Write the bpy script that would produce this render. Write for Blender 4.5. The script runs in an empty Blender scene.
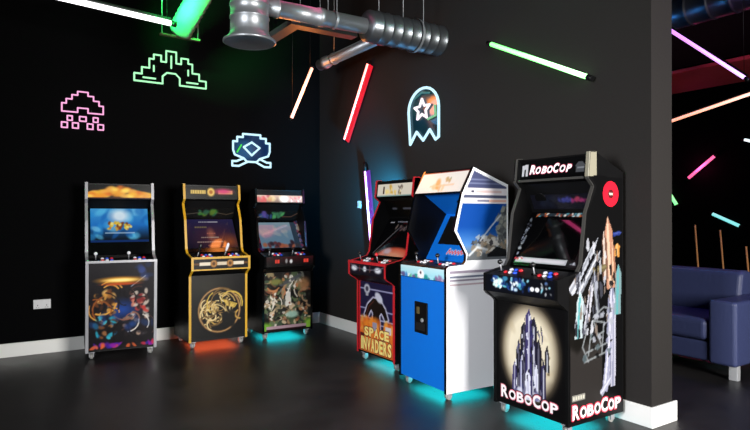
import bpy, bmesh, math, random
import numpy as np
from mathutils import Vector, Matrix

SC = bpy.context.scene
COL = SC.collection
R = math.radians

# ------------------------------------------------------------------ camera
cam_d = bpy.data.cameras.new('camera')
cam = bpy.data.objects.new('camera', cam_d)
COL.objects.link(cam)
cam_d.sensor_width = 36.0
cam_d.lens = 587.8 / 750 * 36.0
cam_d.clip_start = 0.05
az, pit = 0.9871, 0.00234
fw = Vector((math.cos(az) * math.cos(pit), math.sin(az) * math.cos(pit), math.sin(pit)))
cam.location = (-3.673, -6.889, 1.40)
cam.rotation_euler = fw.to_track_quat('-Z', 'Y').to_euler()
SC.camera = cam

# ------------------------------------------------------------------ world and room light
world = bpy.data.worlds.new('world')
SC.world = world
world.use_nodes = True
bg = world.node_tree.nodes['Background']
bg.inputs[0].default_value = (0.55, 0.62, 0.75, 1)
bg.inputs[1].default_value = 0.010


def area(name, loc, target, size, power, color, size_y=None):
    d = bpy.data.lights.new(name, 'AREA')
    d.energy = power
    d.color = color
    d.shape = 'RECTANGLE'
    d.size = size
    d.size_y = size_y or size
    d.spread = R(95)
    o = bpy.data.objects.new(name, d)
    COL.objects.link(o)
    o.location = loc
    o.rotation_euler = (Vector(target) - Vector(loc)).to_track_quat('-Z', 'Y').to_euler()
    return o


area('window_daylight', (-0.7, -9.8, 1.9), (-0.4, -4.0, 1.1), 2.0, 195, (1.0, 0.97, 0.93), 1.8)
area('side_fill', (-6.2, -6.0, 2.0), (-0.3, -3.4, 0.7), 1.4, 122, (0.95, 0.97, 1.0), 1.4)  # added fill lamp, lifts the cabinet fronts along the right wall

SC.view_settings.view_transform = 'Standard'
SC.view_settings.look = 'None'
SC.view_settings.gamma = 1
SC.view_settings.exposure = 0.0
SC.view_settings.use_curve_mapping = False


# ------------------------------------------------------------------ helpers
def lin(c):
    if isinstance(c, str):
        c = c.lstrip('#')
        c = [int(c[i:i + 2], 16) / 255 for i in (0, 2, 4)]
    return tuple(x / 12.92 if x <= 0.04045 else ((x + 0.055) / 1.055) ** 2.4 for x in c)


def srgb(c):
    c = c.lstrip('#')
    return np.array([int(c[i:i + 2], 16) / 255 for i in (0, 2, 4)])


MATS = {}


def mat(name, col='#808080', rough=0.5, metal=0.0, emit=0.0, ecol=None, coat=0.0, vary=0.08, bump=0.0, scale=8.0,
        spec=0.5, attr=False, estr_attr=0.0):
    """principled material with a little procedural variation"""
    if name in MATS:
        return MATS[name]
    m = bpy.data.materials.new(name)
    m.use_nodes = True
    nt = m.node_tree
    b = nt.nodes['Principled BSDF']
    b.inputs['Roughness'].default_value = rough
    b.inputs['Metallic'].default_value = metal
    b.inputs['Coat Weight'].default_value = coat
    b.inputs['Specular IOR Level'].default_value = spec
    if attr:
        a = nt.nodes.new('ShaderNodeAttribute')
        a.attribute_name = 'art'
        if estr_attr > 0:
            b.inputs['Base Color'].default_value = (0.004, 0.004, 0.004, 1)
            nt.links.new(a.outputs['Color'], b.inputs['Emission Color'])
            b.inputs['Emission Strength'].default_value = estr_attr
        else:
            nt.links.new(a.outputs['Color'], b.inputs['Base Color'])
    else:
        c = lin(col)
        b.inputs['Base Color'].default_value = (*c, 1)
        if emit > 0:
            e = ecol if ecol else c
            b.inputs['Emission Color'].default_value = (*e, 1)
            b.inputs['Emission Strength'].default_value = emit
        if vary > 0 and emit == 0:
            tc = nt.nodes.new('ShaderNodeTexCoord')
            nz = nt.nodes.new('ShaderNodeTexNoise')
            nz.inputs['Scale'].default_value = scale
            nz.inputs['Detail'].default_value = 5
            nt.links.new(tc.outputs['Object'], nz.inputs['Vector'])
            mr = nt.nodes.new('ShaderNodeMapRange')
            mr.inputs['To Min'].default_value = max(0.02, rough - vary)
            mr.inputs['To Max'].default_value = min(1, rough + vary)
            nt.links.new(nz.outputs['Fac'], mr.inputs['Value'])
            nt.links.new(mr.outputs['Result'], b.inputs['Roughness'])
            if bump > 0:
                bp = nt.nodes.new('ShaderNodeBump')
                bp.inputs['Strength'].default_value = bump
                bp.inputs['Distance'].default_value = 0.01
                nt.links.new(nz.outputs['Fac'], bp.inputs['Height'])
                nt.links.new(bp.outputs['Normal'], b.inputs['Normal'])
    MATS[name] = m
    return m


class MB:
    """collects geometry that is linked as ONE mesh object"""

    def __init__(s):
        s.v, s.f, s.m, s.s, s.c = [], [], [], [], {}

    def add(s, verts, faces, mi=0, smooth=False):
        o = len(s.v)
        s.v += [tuple(p) for p in verts]
        for f in faces:
            s.f.append([o + i for i in f])
            s.m.append(mi)
            s.s.append(smooth)
        return o

    def box(s, a, b, mi=0):
        x0, y0, z0 = a
        x1, y1, z1 = b
        s.add([(x0, y0, z0), (x1, y0, z0), (x1, y1, z0), (x0, y1, z0), (x0, y0, z1), (x1, y0, z1), (x1, y1, z1), (x0, y1, z1)],
              [(0, 3, 2, 1), (4, 5, 6, 7), (0, 1, 5, 4), (1, 2, 6, 5), (2, 3, 7, 6), (3, 0, 4, 7)], mi)
        return s

    def prism(s, prof, x0, x1, mi=0):
        """profile of (y, z) extruded along x"""
        n = len(prof)
        vs = [(x0, p[0], p[1]) for p in prof] + [(x1, p[0], p[1]) for p in prof]
        fs = [list(range(n)), list(range(2 * n - 1, n - 1, -1))]
        fs += [(i, (i + 1) % n, n + (i + 1) % n, n + i) for i in range(n)]
        s.add(vs, fs, mi)
        return s

    def lathe(s, prof, p0, axis, seg=24, mi=0, smooth=True, closed=True):
        """profile of (distance along axis, radius)"""
        ax = Vector(axis).normalized()
        t = ax.orthogonal().normalized()
        b = ax.cross(t)
        p0 = Vector(p0)
        n = len(prof)
        vs = []
        for d, r in prof:
            for k in range(seg):
                a = 2 * math.pi * k / seg
                vs.append(p0 + ax * d + (t * math.cos(a) + b * math.sin(a)) * r)
        fs = []
        for i in range(n - 1):
            for k in range(seg):
                k2 = (k + 1) % seg
                fs.append((i * seg + k, i * seg + k2, (i + 1) * seg + k2, (i + 1) * seg + k))
        o = s.add(vs, fs, mi, smooth)
        if closed:
            s.f += [[o + k for k in range(seg)], [o + (n - 1) * seg + k for k in range(seg)]]
            s.m += [mi, mi]
            s.s += [False, False]
        return s

    def cyl(s, p0, p1, r, seg=16, mi=0, r1=None):
        p0, p1 = Vector(p0), Vector(p1)
        return s.lathe([(0, r), ((p1 - p0).length, r if r1 is None else r1)], p0, p1 - p0, seg, mi)

    def ball(s, c, r, seg=12, mi=0):
        n = 8
        prof = [(r - r * math.cos(math.pi * i / n), max(1e-4, r * math.sin(math.pi * i / n))) for i in range(n + 1)]
        return s.lathe(prof, Vector(c) - Vector((0, 0, r)), (0, 0, 1), seg, mi)

    def tube(s, pts, r, seg=8, mi=0, closed=False):
        """round tube along a polyline, a ball-like mitre at every corner"""
        pts = [Vector(p) for p in pts]
        if closed:
            pts = pts + [pts[0]]
        for i in range(len(pts) - 1):
            s.cyl(pts[i], pts[i + 1], r, seg, mi)
        for p in pts:
            s.ball(p, r, seg, mi)
        return s

    def build(s, name, mats, parent=None, bevel=0.0, bseg=2):
        me = bpy.data.meshes.new(name)
        me.from_pydata(s.v, [], s.f)
        if not isinstance(mats, (list, tuple)):
            mats = [mats]
        for m in mats:
            me.materials.append(m)
        me.polygons.foreach_set('material_index', s.m)
        me.polygons.foreach_set('use_smooth', s.s)
        if s.c:
            a = me.color_attributes.new('art', 'FLOAT_COLOR', 'POINT')
            buf = np.ones((len(s.v), 4), dtype=np.float32)
            for o, cols in s.c.items():
                buf[o:o + len(cols), :3] = cols
            a.data.foreach_set('color', buf.ravel())
        bm = bmesh.new()
        bm.from_mesh(me)
        bmesh.ops.recalc_face_normals(bm, faces=bm.faces)
        bm.to_mesh(me)
        bm.free()
        me.update()
        o = bpy.data.objects.new(name, me)
        COL.objects.link(o)
        if parent:
            o.parent = parent
        if bevel > 0:
            md = o.modifiers.new('bevel', 'BEVEL')
            md.width = bevel
            md.segments = bseg
            md.limit_method = 'ANGLE'
        return o


def thing(name, label, cat, loc=(0, 0, 0), rot=0, group=None):
    o = bpy.data.objects.new(name, None)
    COL.objects.link(o)
    o.empty_display_size = 0.1
    o.location = loc
    o.rotation_euler = (0, 0, R(rot))
    return tag(o, label, cat, group)


def tag(o, label, cat, group=None):
    o['label'] = label
    o['category'] = cat
    if group:
        o['group'] = group
    return o


def struct(name, a, b, m, bevel=0):
    o = MB().box(a, b).build(name, m, None, bevel)
    o['kind'] = 'structure'
    return o


# ------------------------------------------------------------------ printed artwork as colour attributes
class Art:
    def __init__(s, w, h, bgc='#050505', res=0.0065):
        s.w, s.h = w, h
        s.nx, s.ny = max(2, int(w / res)), max(2, int(h / res))
        u, v = np.meshgrid(np.linspace(0, 1, s.nx + 1), np.linspace(0, 1, s.ny + 1))
        s.u, s.v = u, v
        s.x, s.y = u * w, v * h
        s.a = np.ones((s.ny + 1, s.nx + 1, 3)) * srgb(bgc)

    def mix(s, k, col):
        k = np.clip(k, 0, 1)[..., None]
        s.a = s.a * (1 - k) + srgb(col) * k
        return s

    def ell(s, cu, cv, ru, rv, col, soft=0.3, op=1.0, rot=0.0):
        dx, dy = s.x - cu * s.w, s.y - cv * s.h
        c, n = math.cos(R(rot)), math.sin(R(rot))
        ex, ey = (dx * c + dy * n) / (ru * s.w), (-dx * n + dy * c) / (rv * s.h)
        d = np.sqrt(ex * ex + ey * ey)
        return s.mix(op * np.clip((1 + soft - d) / max(1e-3, 2 * soft), 0, 1), col)

    def grad(s, v0, v1, col, op=1.0):
        t = np.clip((s.v - v0) / (v1 - v0), 0, 1)
        return s.mix(op * t, col)

    def rect(s, u0, v0, u1, v1, col, op=1.0):
        return s.mix(op * ((s.u >= u0) & (s.u <= u1) & (s.v >= v0) & (s.v <= v1)).astype(float), col)

    def poly(s, pts, col, op=1.0):
        return s.mix(op * s.inside(pts).astype(float), col)

    def inside(s, pts):
        r = np.zeros(s.u.shape, bool)
        n = len(pts)
        for i in range(n):
            (x0, y0), (x1, y1) = pts[i], pts[(i + 1) % n]
            if y0 == y1:
                continue
            c = ((s.v < y0) != (s.v < y1)) & (s.u < x0 + (s.v - y0) / (y1 - y0) * (x1 - x0))
            r ^= c
        return r

    def line(s, pts, wd, col, op=1.0):
        d = np.full(s.x.shape, 9.0)
        for (a, b), (c, e) in zip(pts[:-1], pts[1:]):
            ax, ay, bx, by = a * s.w, b * s.h, c * s.w, e * s.h
            L = max(1e-9, (bx - ax) ** 2 + (by - ay) ** 2)
            t = np.clip(((s.x - ax) * (bx - ax) + (s.y - ay) * (by - ay)) / L, 0, 1)
            d = np.minimum(d, np.hypot(s.x - ax - t * (bx - ax), s.y - ay - t * (by - ay)))
        return s.mix(op * np.clip(1.5 - d / (wd / 2), 0, 1), col)

    def shards(s, n, seed, box, cols, size, op=0.9, up=False):
        rg = random.Random(seed)
        u0, v0, u1, v1 = box
        for _ in range(n):
            cu, cv = rg.uniform(u0, u1), rg.uniform(v0, v1)
            k = rg.randint(3, 5)
            a0 = rg.uniform(0, 6.28)
            pts = []
            for i in range(k):
                a = a0 + 6.283 * i / k
                r = size * rg.uniform(.4, 1.1)
                pts.append((cu + r * math.cos(a) / s.w * (0.5 if up else 1), cv + r * math.sin(a) / s.h * (1.7 if up else 1)))
            s.poly(pts, rg.choice(cols), op)
        return s

    def blobs(s, n, seed, box, cols, size, op=0.85, soft=0.35):
        rg = random.Random(seed)
        u0, v0, u1, v1 = box
        for _ in range(n):
            a, b = size * rg.uniform(.4, 1.2), size * rg.uniform(.3, 0.8)
            s.ell(rg.uniform(u0, u1), rg.uniform(v0, v1), a / s.w, b / s.h, rg.choice(cols), soft, op, rg.uniform(0, 180))
        return s

    def swoosh(s, seed, n, box, cols, wd):
        rg = random.Random(seed)
        u0, v0, u1, v1 = box
        for _ in range(n):
            cu, cv = rg.uniform(u0, u1), rg.uniform(v0, v1)
            r = rg.uniform(.04, .14)
            a0 = rg.uniform(0, 6.28)
            pts = [(cu + r * math.cos(a0 + t * .35) / s.w, cv + r * math.sin(a0 + t * .35) / s.h) for t in range(6)]
            s.line(pts, wd * rg.uniform(.6, 1.3), rg.choice(cols))
        return s

    def cols(s):
        a = np.clip(s.a, 0, 1)
        return np.where(a <= 0.04045, a / 12.92, ((a + 0.055) / 1.055) ** 2.4).reshape(-1, 3)


def art_mb(O, U, V, art, thick=0.004, mask=None):
    """a printed panel: fine grid in front, a skirt and a back behind it"""
    O, U, V = Vector(O), Vector(U).normalized(), Vector(V).normalized()
    N = U.cross(V)
    mb = MB()
    nx, ny = art.nx, art.ny
    vs = []
    for j in range(ny + 1):
        for i in range(nx + 1):
            vs.append(O + U * (art.w * i / nx) + V * (art.h * j / ny))
    fs = []
    for j in range(ny):
        for i in range(nx):
            if mask is not None and not mask[j, i]:
                continue
            a = j * (nx + 1) + i
            fs.append((a, a + 1, a + nx + 2, a + nx + 1))
    mb.add(vs, fs)
    mb.c[0] = art.cols()
    if mask is None:
        cs = [O, O + U * art.w, O + U * art.w + V * art.h, O + V * art.h]
        o = mb.add(cs + [c - N * thick for c in cs], [(0, 1, 5, 4), (1, 2, 6, 5), (2, 3, 7, 6), (3, 0, 4, 7), (7, 6, 5, 4)])
        c = art.cols()
        mb.c[o] = [c[0], c[nx], c[-1], c[-nx - 1]] * 2
    mb.frame = (O, U, V, N)
    return mb


GLYPH = {}


def glyph(ch, bold=0.03, shear=0.0):
    k = (ch, bold, shear)
    if k not in GLYPH:
        cu = bpy.data.curves.new('glyph', 'FONT')
        cu.body = ch
        cu.offset = bold
        cu.shear = shear
        cu.resolution_u = 3
        ob = bpy.data.objects.new('glyph', cu)
        me = bpy.data.meshes.new_from_object(ob)
        co = np.array([v.co[:2] for v in me.vertices])
        fs = [list(p.vertices) for p in me.polygons]
        bpy.data.objects.remove(ob)
        bpy.data.meshes.remove(me)
        bpy.data.curves.remove(cu)
        lo, hi = co.min(0), co.max(0)
        GLYPH[k] = ((co - lo) / (hi - lo), fs)
    return GLYPH[k]


def put_text(mb, text, box, mi, lift=0.0015, bold=0.03, shear=0.0, heights=None, gap=0.12, grow=0.0, rise=0.0):
    """letters laid side by side into a box of the printed panel mb"""
    O, U, V, N = mb.frame
    x0, y0, x1, y1 = box
    wd = {'I': 0.42, '1': 0.5, ' ': 0.5, 'M': 1.15, 'W': 1.25}
    heights = heights or [1.0] * len(text)
    ws = [wd.get(c, 0.85) * (0.75 + 0.25 * h) for c, h in zip(text, heights)]
    tot = sum(ws) + gap * (len(text) - 1)
    k = (x1 - x0) / tot
    x = x0
    for c, w, h in zip(text, ws, heights):
        if c != ' ':
            co, fs = glyph(c, bold, shear)
            dy = rise * (x - x0) / (x1 - x0)
            vs = [O + U * (x - grow + p[0] * (w * k + 2 * grow)) + V * (y0 + dy - grow + p[1] * ((y1 - y0) * h + 2 * grow)) + N * lift
                  for p in co]
            mb.add(vs, fs, mi)
        x += (w + gap) * k
    return mb


def panel_plate(mb, box, mi, lift=0.001):
    O, U, V, N = mb.frame
    x0, y0, x1, y1 = box
    mb.add([O + U * a + V * b + N * lift for a, b in ((x0, y0), (x1, y0), (x1, y1), (x0, y1))], [(0, 1, 2, 3)], mi)


def disc(mb, cx, cy, r, mi, lift=0.001, seg=28):
    O, U, V, N = mb.frame
    mb.add([O + U * (cx + r * math.cos(6.2832 * i / seg)) + V * (cy + r * math.sin(6.2832 * i / seg)) + N * lift for i in range(seg)],
           [list(range(seg))], mi)


ART = mat('printed_artwork', attr=True, rough=0.34, spec=0.2)
ART_GLOSS = mat('printed_artwork_under_glass', attr=True, rough=0.12, coat=0.4)


def lit(k):
    return mat('backlit_artwork_%03d' % int(k * 100), attr=True, rough=0.25, estr_attr=k)


def screen_mat(k):
    return mat('screen_glass_%03d' % int(k * 100), attr=True, rough=0.06, estr_attr=k)


BLACK = mat('black_laminate', '#0a0a0b', 0.4, spec=0.22)
BLACK_GLOSS = mat('black_gloss_plastic', '#060607', 0.15)
CHARCOAL = mat('charcoal_laminate', '#1a1a1b', 0.4)
SILVER = mat('silver_edge_moulding', '#a2a2a7', 0.35, 0.3)
YELLOW = mat('yellow_edge_moulding', '#c99a1e', 0.35)
REDTRIM = mat('red_edge_moulding', '#c8222c', 0.35)
GREYTRIM = mat('grey_edge_moulding', '#403f3c', 0.4)
BEIGE = mat('beige_end_cap', '#8f8a78', 0.45)
WHITE = mat('white_laminate', '#e2e2e6', 0.4)
BLUE = mat('bright_blue_laminate', '#0870d8', 0.4)
STEEL = mat('galvanised_steel', '#a0a4a8', 0.40, 0.72, vary=0.12, bump=0.12, scale=14)
CASTER = mat('pale_caster_plastic', '#8f8f8b', 0.4)
T_WHITE = mat('white_print', '#f4eef0', 0.4)
T_PINK = mat('pink_print', '#d9667a', 0.4)
T_RED = mat('red_print', '#d8142c', 0.4)
T_DARK = mat('dark_print', '#140a12', 0.4)
T_YELL = mat('yellow_print', '#ffe68a', 0.4)
T_NAVY = mat('ember_print', '#7a2a1c', 0.4)
T_GREY = mat('grey_print', '#77756e', 0.4)
BTN = {k: mat(k + '_button_plastic', c, 0.3) for k, c in
       dict(red='#d92632', blue='#2f55d8', white='#e9e9ee', yellow='#e8c62a', green='#2faa4a', black='#101012').items()}

# ------------------------------------------------------------------ the room
wall_m = mat('black_wall_paint', '#080809', 0.8, vary=0.06, bump=0.12, scale=40, spec=0.02)
wall_g = mat('charcoal_wall_paint', '#2b2928', 0.75, vary=0.06, bump=0.12, scale=40, spec=0.04)
ceil_m = mat('black_ceiling_paint', '#0c0c0d', 0.8, bump=0.3, scale=20)
skirt_m = mat('white_gloss_skirting', '#e9e9e6', 0.35)


def floor_material():
    m = bpy.data.materials.new('dark_vinyl_floor')
    m.use_nodes = True
    nt = m.node_tree
    b = nt.nodes['Principled BSDF']
    tc = nt.nodes.new('ShaderNodeTexCoord')
    n1 = nt.nodes.new('ShaderNodeTexNoise')
    n1.inputs['Scale'].default_value = 2.2
    n1.inputs['Detail'].default_value = 8
    n2 = nt.nodes.new('ShaderNodeTexNoise')
    n2.inputs['Scale'].default_value = 55
    n2.inputs['Detail'].default_value = 4
    for n in (n1, n2):
        nt.links.new(tc.outputs['Object'], n.inputs['Vector'])
    cr = nt.nodes.new('ShaderNodeValToRGB')
    cr.color_ramp.elements[0].position = 0.3
    cr.color_ramp.elements[0].color = (*lin('#1c1b1c'), 1)
    cr.color_ramp.elements[1].position = 0.75
    cr.color_ramp.elements[1].color = (*lin('#312f2f'), 1)
    nt.links.new(n1.outputs['Fac'], cr.inputs['Fac'])
    nt.links.new(cr.outputs['Color'], b.inputs['Base Color'])
    mr = nt.nodes.new('ShaderNodeMapRange')
    mr.inputs['To Min'].default_value = 0.28
    mr.inputs['To Max'].default_value = 0.5
    nt.links.new(n1.outputs['Fac'], mr.inputs['Value'])
    nt.links.new(mr.outputs['Result'], b.inputs['Roughness'])
    bp = nt.nodes.new('ShaderNodeBump')
    bp.inputs['Strength'].default_value = 0.12
    bp.inputs['Distance'].default_value = 0.004
    nt.links.new(n2.outputs['Fac'], bp.inputs['Height'])
    nt.links.new(bp.outputs['Normal'], b.inputs['Normal'])
    b.inputs['Specular IOR Level'].default_value = 0.3
    return m


H = 4.4
struct('floor', (-7.6, -12, -0.1), (8.3, 0.3, 0.0), floor_material())
struct('ceiling', (-7.6, -12, H), (8.3, 0.3, H + 0.1), ceil_m)
struct('wall_back', (-7.6, 0.0, 0.0), (8.3, 0.3, H), wall_m)
struct('wall_left', (-7.6, -12, 0.0), (-7.4, 0.0, H), wall_m)
struct('wall_right', (0.0, -4.649, 0.0), (0.245, 0.0, H), wall_g)
struct('wall_far', (8.0, -12, 0.0), (8.3, 0.0, H), wall_m)
BH, BT = 0.137, 0.016
struct('baseboard_back', (-7.4, -BT, 0.0), (0.0, 0.0, BH), skirt_m, 0.003)
struct('baseboard_right', (-BT, -4.649 - BT, 0.0), (0.0, -BT, BH), skirt_m, 0.003)
struct('baseboard_end', (0.0, -4.649 - BT, 0.0), (0.283, -4.649, BH), skirt_m, 0.003)


# ------------------------------------------------------------------ arcade cabinets
def add_casters(root, w, dep, inset=0.055):
    for sx in (-1, 1):
        for d in (0.06, dep - 0.07):
            x = sx * (w / 2 - inset)
            c = MB().box((x - 0.028, d - 0.028, 0.062), (x + 0.028, d + 0.028, 0.0705)).box((x - 0.022, d - 0.02, 0.02), (x - 0.016, d + 0.02, 0.063)) \
                .box((x + 0.016, d - 0.02, 0.02), (x + 0.022, d + 0.02, 0.063)).build('caster', SILVER, root)
            MB().cyl((x - 0.014, d, 0.026), (x + 0.014, d, 0.026), 0.026, 18).build('wheel', CASTER, c)


def add_glow(root, w, dep, color, power):
    e = tuple(x for x in color)
    g = mat('glow_strip_%s' % root['label'][:12], '#ffffff', 0.4, emit=3.0, ecol=e)
    MB().box((-w / 2 + 0.10, 0.10, 0.062), (w / 2 - 0.10, 0.118, 0.0695)).build('light_strip', g, root)
    d = bpy.data.lights.new('underglow', 'AREA')
    d.shape = 'RECTANGLE'
    d.size, d.size_y = w - 0.16, dep * 0.75
    d.energy = power
    d.color = color
    o = bpy.data.objects.new('underglow', d)
    COL.objects.link(o)
    o.parent = root
    o.location = (0, dep * 0.45, 0.058)


def add_controls(root, p0, p1, w, cols, sticks=('white', 'white'), bat=False, n=6):
    """two joysticks and two clusters of buttons on the sloping control top from p0 to p1 (depth, height)"""
    a, b = Vector((0, *p0)), Vector((0, *p1))
    V = (b - a)
    L = V.length
    V.normalize()
    N = Vector((1, 0, 0)).cross(V)

    def P(x, t):
        return Vector((x, 0, 0)) + a + V * (L * t)

    for sx, stick in zip((-1, 1), sticks):
        cx = sx * w * 0.23
        j = MB().cyl(P(cx - 0.085, .42), P(cx - 0.085, .42) + N * 0.006, 0.022, 16).build('joystick', BLACK_GLOSS, root)
        lean = Vector((0.012, 0, 0)) if bat else Vector((0, 0, 0))
        MB().cyl(P(cx - 0.085, .42) + N * 0.006, P(cx - 0.085, .42) + N * 0.055 + lean, 0.005, 8).build('shaft', SILVER, j)
        if bat:
            MB().lathe([(0, .008), (.02, .012), (.06, .016), (.085, .014), (.095, .004)], P(cx - 0.085, .42) + N * 0.05 + lean, N + lean * 18, 12) \
                .build('knob', BTN[stick], j)
        else:
            MB().ball(P(cx - 0.085, .42) + N * 0.068, 0.018).build('knob', BTN[stick], j)
        for k in range(n):
            bx, t = cx - 0.025 + 0.042 * (k % 3), 0.32 + 0.3 * (k // 3)
            c = cols[(k % 3 + k // 3) % len(cols)]
            MB().lathe([(0, .016), (.006, .016), (.008, .012), (.012, .011)], P(bx, t) + N * 0.0005, N, 14).build('button', BTN[c], root)


def trim_strip(prof, i0, i1, x0, x1, th=0.004):
    """edge moulding that follows the profile from point i0 to i1"""
    mb = MB()
    pts = prof[i0:i1 + 1]
    for a, b in zip(pts[:-1], pts[1:]):
        d = Vector((b[0] - a[0], b[1] - a[1])).normalized()
        n = Vector((-d[1], d[0]))
        q = [(a[0], a[1]), (b[0], b[1]), (b[0] + n[0] * th, b[1] + n[1] * th), (a[0] + n[0] * th, a[1] + n[1] * th)]
        mb.prism(q, x0, x1)
    return mb


def slab(root, name, p0, p1, w, m, th=0.012):
    d = Vector((p1[0] - p0[0], p1[1] - p0[1])).normalized()
    n = Vector((d[1], -d[0])) * th
    return MB().prism([p0, p1, (p1[0] + n[0], p1[1] + n[1]), (p0[0] + n[0], p0[1] + n[1])], -w / 2, w / 2).build(name, m, root)


def face_art(p0, p1, w, fn, m, name, root, lift=0.0, th=0.004, extra=None, mats=(), bgc='#050505', res=0.0065):
    """printed panel standing between two profile points, as wide as w"""
    O = Vector((-w / 2, p0[0], p0[1]))
    V = Vector((0, p1[0] - p0[0], p1[1] - p0[1]))
    h = V.length
    N = Vector((1, 0, 0)).cross(V.normalized())
    art = Art(w, h, bgc, res)
    fn(art)
    mb = art_mb(O + N * lift, (1, 0, 0), V, art, th)
    if extra:
        extra(mb, w, h)
    return mb.build(name, [m, *mats], root)


def upright(root, w, s=1.0, oh=0.10, side_m=BLACK, trim_m=None, st=0.02, dep=0.575, straight=False, bz=None, t0=0):
    """shell of the common upright cabinet; returns the key profile points"""
    Z = lambda z: z * s
    bz = bz or ((0.14, 1.05), (0.38, 1.43))
    if straight:
        low = [(0, .07), (-0.03, .5), (-0.05, Z(.985)), (-0.05, Z(1.0))]
    else:
        low = [(0, .07), (0, Z(.80)), (-oh * .3, Z(.825)), (-oh * .8, Z(.855)), (-oh, Z(.875)), (-oh, Z(1.0))]
    up = [(.10, Z(1.045)), (.135, Z(1.09)), (.18, Z(1.42)), (.262, Z(1.60)), (.207, Z(1.648)), (.225, Z(1.82)), (.28, Z(1.822)),
          (dep, Z(1.70)), (dep, .07)]
    prof = low + up
    n = len(low)
    for sx in (-1, 1):
        a, b = sorted((sx * w / 2, sx * (w / 2 - st)))
        sp = MB().prism(prof, a, b).build('side_panel', side_m, root)
        if trim_m:
            trim_strip(prof, t0, n + 6, a - 0.0005, b + 0.0005).build('edge_moulding', trim_m, sp)
    iw = w - 2 * st
    d0 = low[-1][0]
    # control panel box, lower box, back, top
    if straight:
        MB().prism([(.004, .09), (-.045, Z(.96)), (-.045, Z(.985)), (.10, Z(1.03)), (.10, Z(.98)), (.04, .09)], -iw / 2, iw / 2).build('control_panel', BLACK, root)
    else:
        MB().prism([(d0 + .006, Z(.875)), (d0 + .006, Z(.995)), (.10, Z(1.04)), (.10, Z(.86)), (.015, Z(.80)), (d0 * .4, Z(.835))], -iw / 2, iw / 2) \
            .build('control_panel', BLACK, root)
        MB().box((-iw / 2, .012, .085), (iw / 2, .03, Z(.805))).build('front_panel_backing', BLACK, root)
    MB().box((-iw / 2, dep - .02, .09), (iw / 2, dep - .004, Z(1.69))).build('back_panel', BLACK, root)
    MB().box((-iw / 2, .03, .07), (iw / 2, dep - .02, .088)).build('bottom_panel', BLACK, root)
    MB().prism([(.235, Z(1.812)), (.28, Z(1.815)), (dep - .004, Z(1.694)), (dep - .004, Z(1.68)), (.28, Z(1.80)), (.235, Z(1.80))], -iw / 2, iw / 2) \
        .build('top_panel', BLACK, root)
    MB().prism([(.228, Z(1.652)), (.245, Z(1.80)), (.30, Z(1.795)), (.30, Z(1.635))], -iw / 2, iw / 2).build('marquee_box', BLACK, root)
    b0, b1 = (bz[0][0], Z(bz[0][1])), (bz[1][0], Z(bz[1][1]))
    slab(root, 'bezel', b0, b1, iw, BLACK_GLOSS)
    slab(root, 'speaker_panel', b1, (.29, Z(1.635)), iw, BLACK)
    add_casters(root, w, dep)
    return dict(iw=iw, mq=((.222, Z(1.655)), (.238, Z(1.80))), ct=((d0 + .006, Z(.995)), (.10, Z(1.04))), d0=d0, b0=b0, b1=b1,
                sp=(b1, (.29, Z(1.635))), cf=((d0 + .004, Z(.88)), (d0 + .004, Z(.992))), fp=((.008, .095), (.008, Z(.798))),
                prof=prof, Z=Z)


def between(p0, p1, a, b):
    f = lambda t: (p0[0] + (p1[0] - p0[0]) * t, p0[1] + (p1[1] - p0[1]) * t)
    return f(a), f(b)


GRP = 'arcade machines along the walls'

# ---- silver edged machine with a fiery marquee (left end of the back wall)
c1 = thing('arcade_machine', 'arcade machine with silver edges, flame marquee and bright blue lit screen', 'arcade machine', (-2.552, -.625, 0), -6, GRP)
k = upright(c1, .65, .957, side_m=BLACK, trim_m=SILVER, st=.026, straight=True, bz=((.13, 1.06), (.345, 1.555)))


def a1_marquee(a):
    rg = random.Random(3)
    for i in range(110):
        u = rg.uniform(0, 1)
        top = .34 + .55 * math.exp(-((u - .45) / .28) ** 2)
        a.ell(u, rg.uniform(.14, top), .055, .13, rg.choice(['#e8921c', '#f2b52a', '#d86e18', '#ffd95a', '#e8a040']), .6, .8)
    a.rect(0, 0, 1, .08, '#40100a')


def a1_screen(a):
    a.grad(0, .5, '#1f6fc0')
    a.grad(.5, 1.0, '#4aa6dc', .8)
    a.blobs(26, 5, (0, .1, 1, .95), ['#0e4f9e', '#2b8fd6', '#5fc2ee', '#1a63b4', '#88d4f4'], .06, .6)
    a.ell(.5, .78, .16, .2, '#e8f4fa', .5, .9)
    a.blobs(34, 8, (.28, .38, .70, .58), ['#e8c23a', '#c8742a', '#f6e27a', '#d8a030', '#7a3a18'], .022, .9)
    a.line([(.25, .27), (.75, .27)], .010, '#cfe4f4', .7)
    a.rect(0, 0, 1, .07, '#0b2c62')


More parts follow.
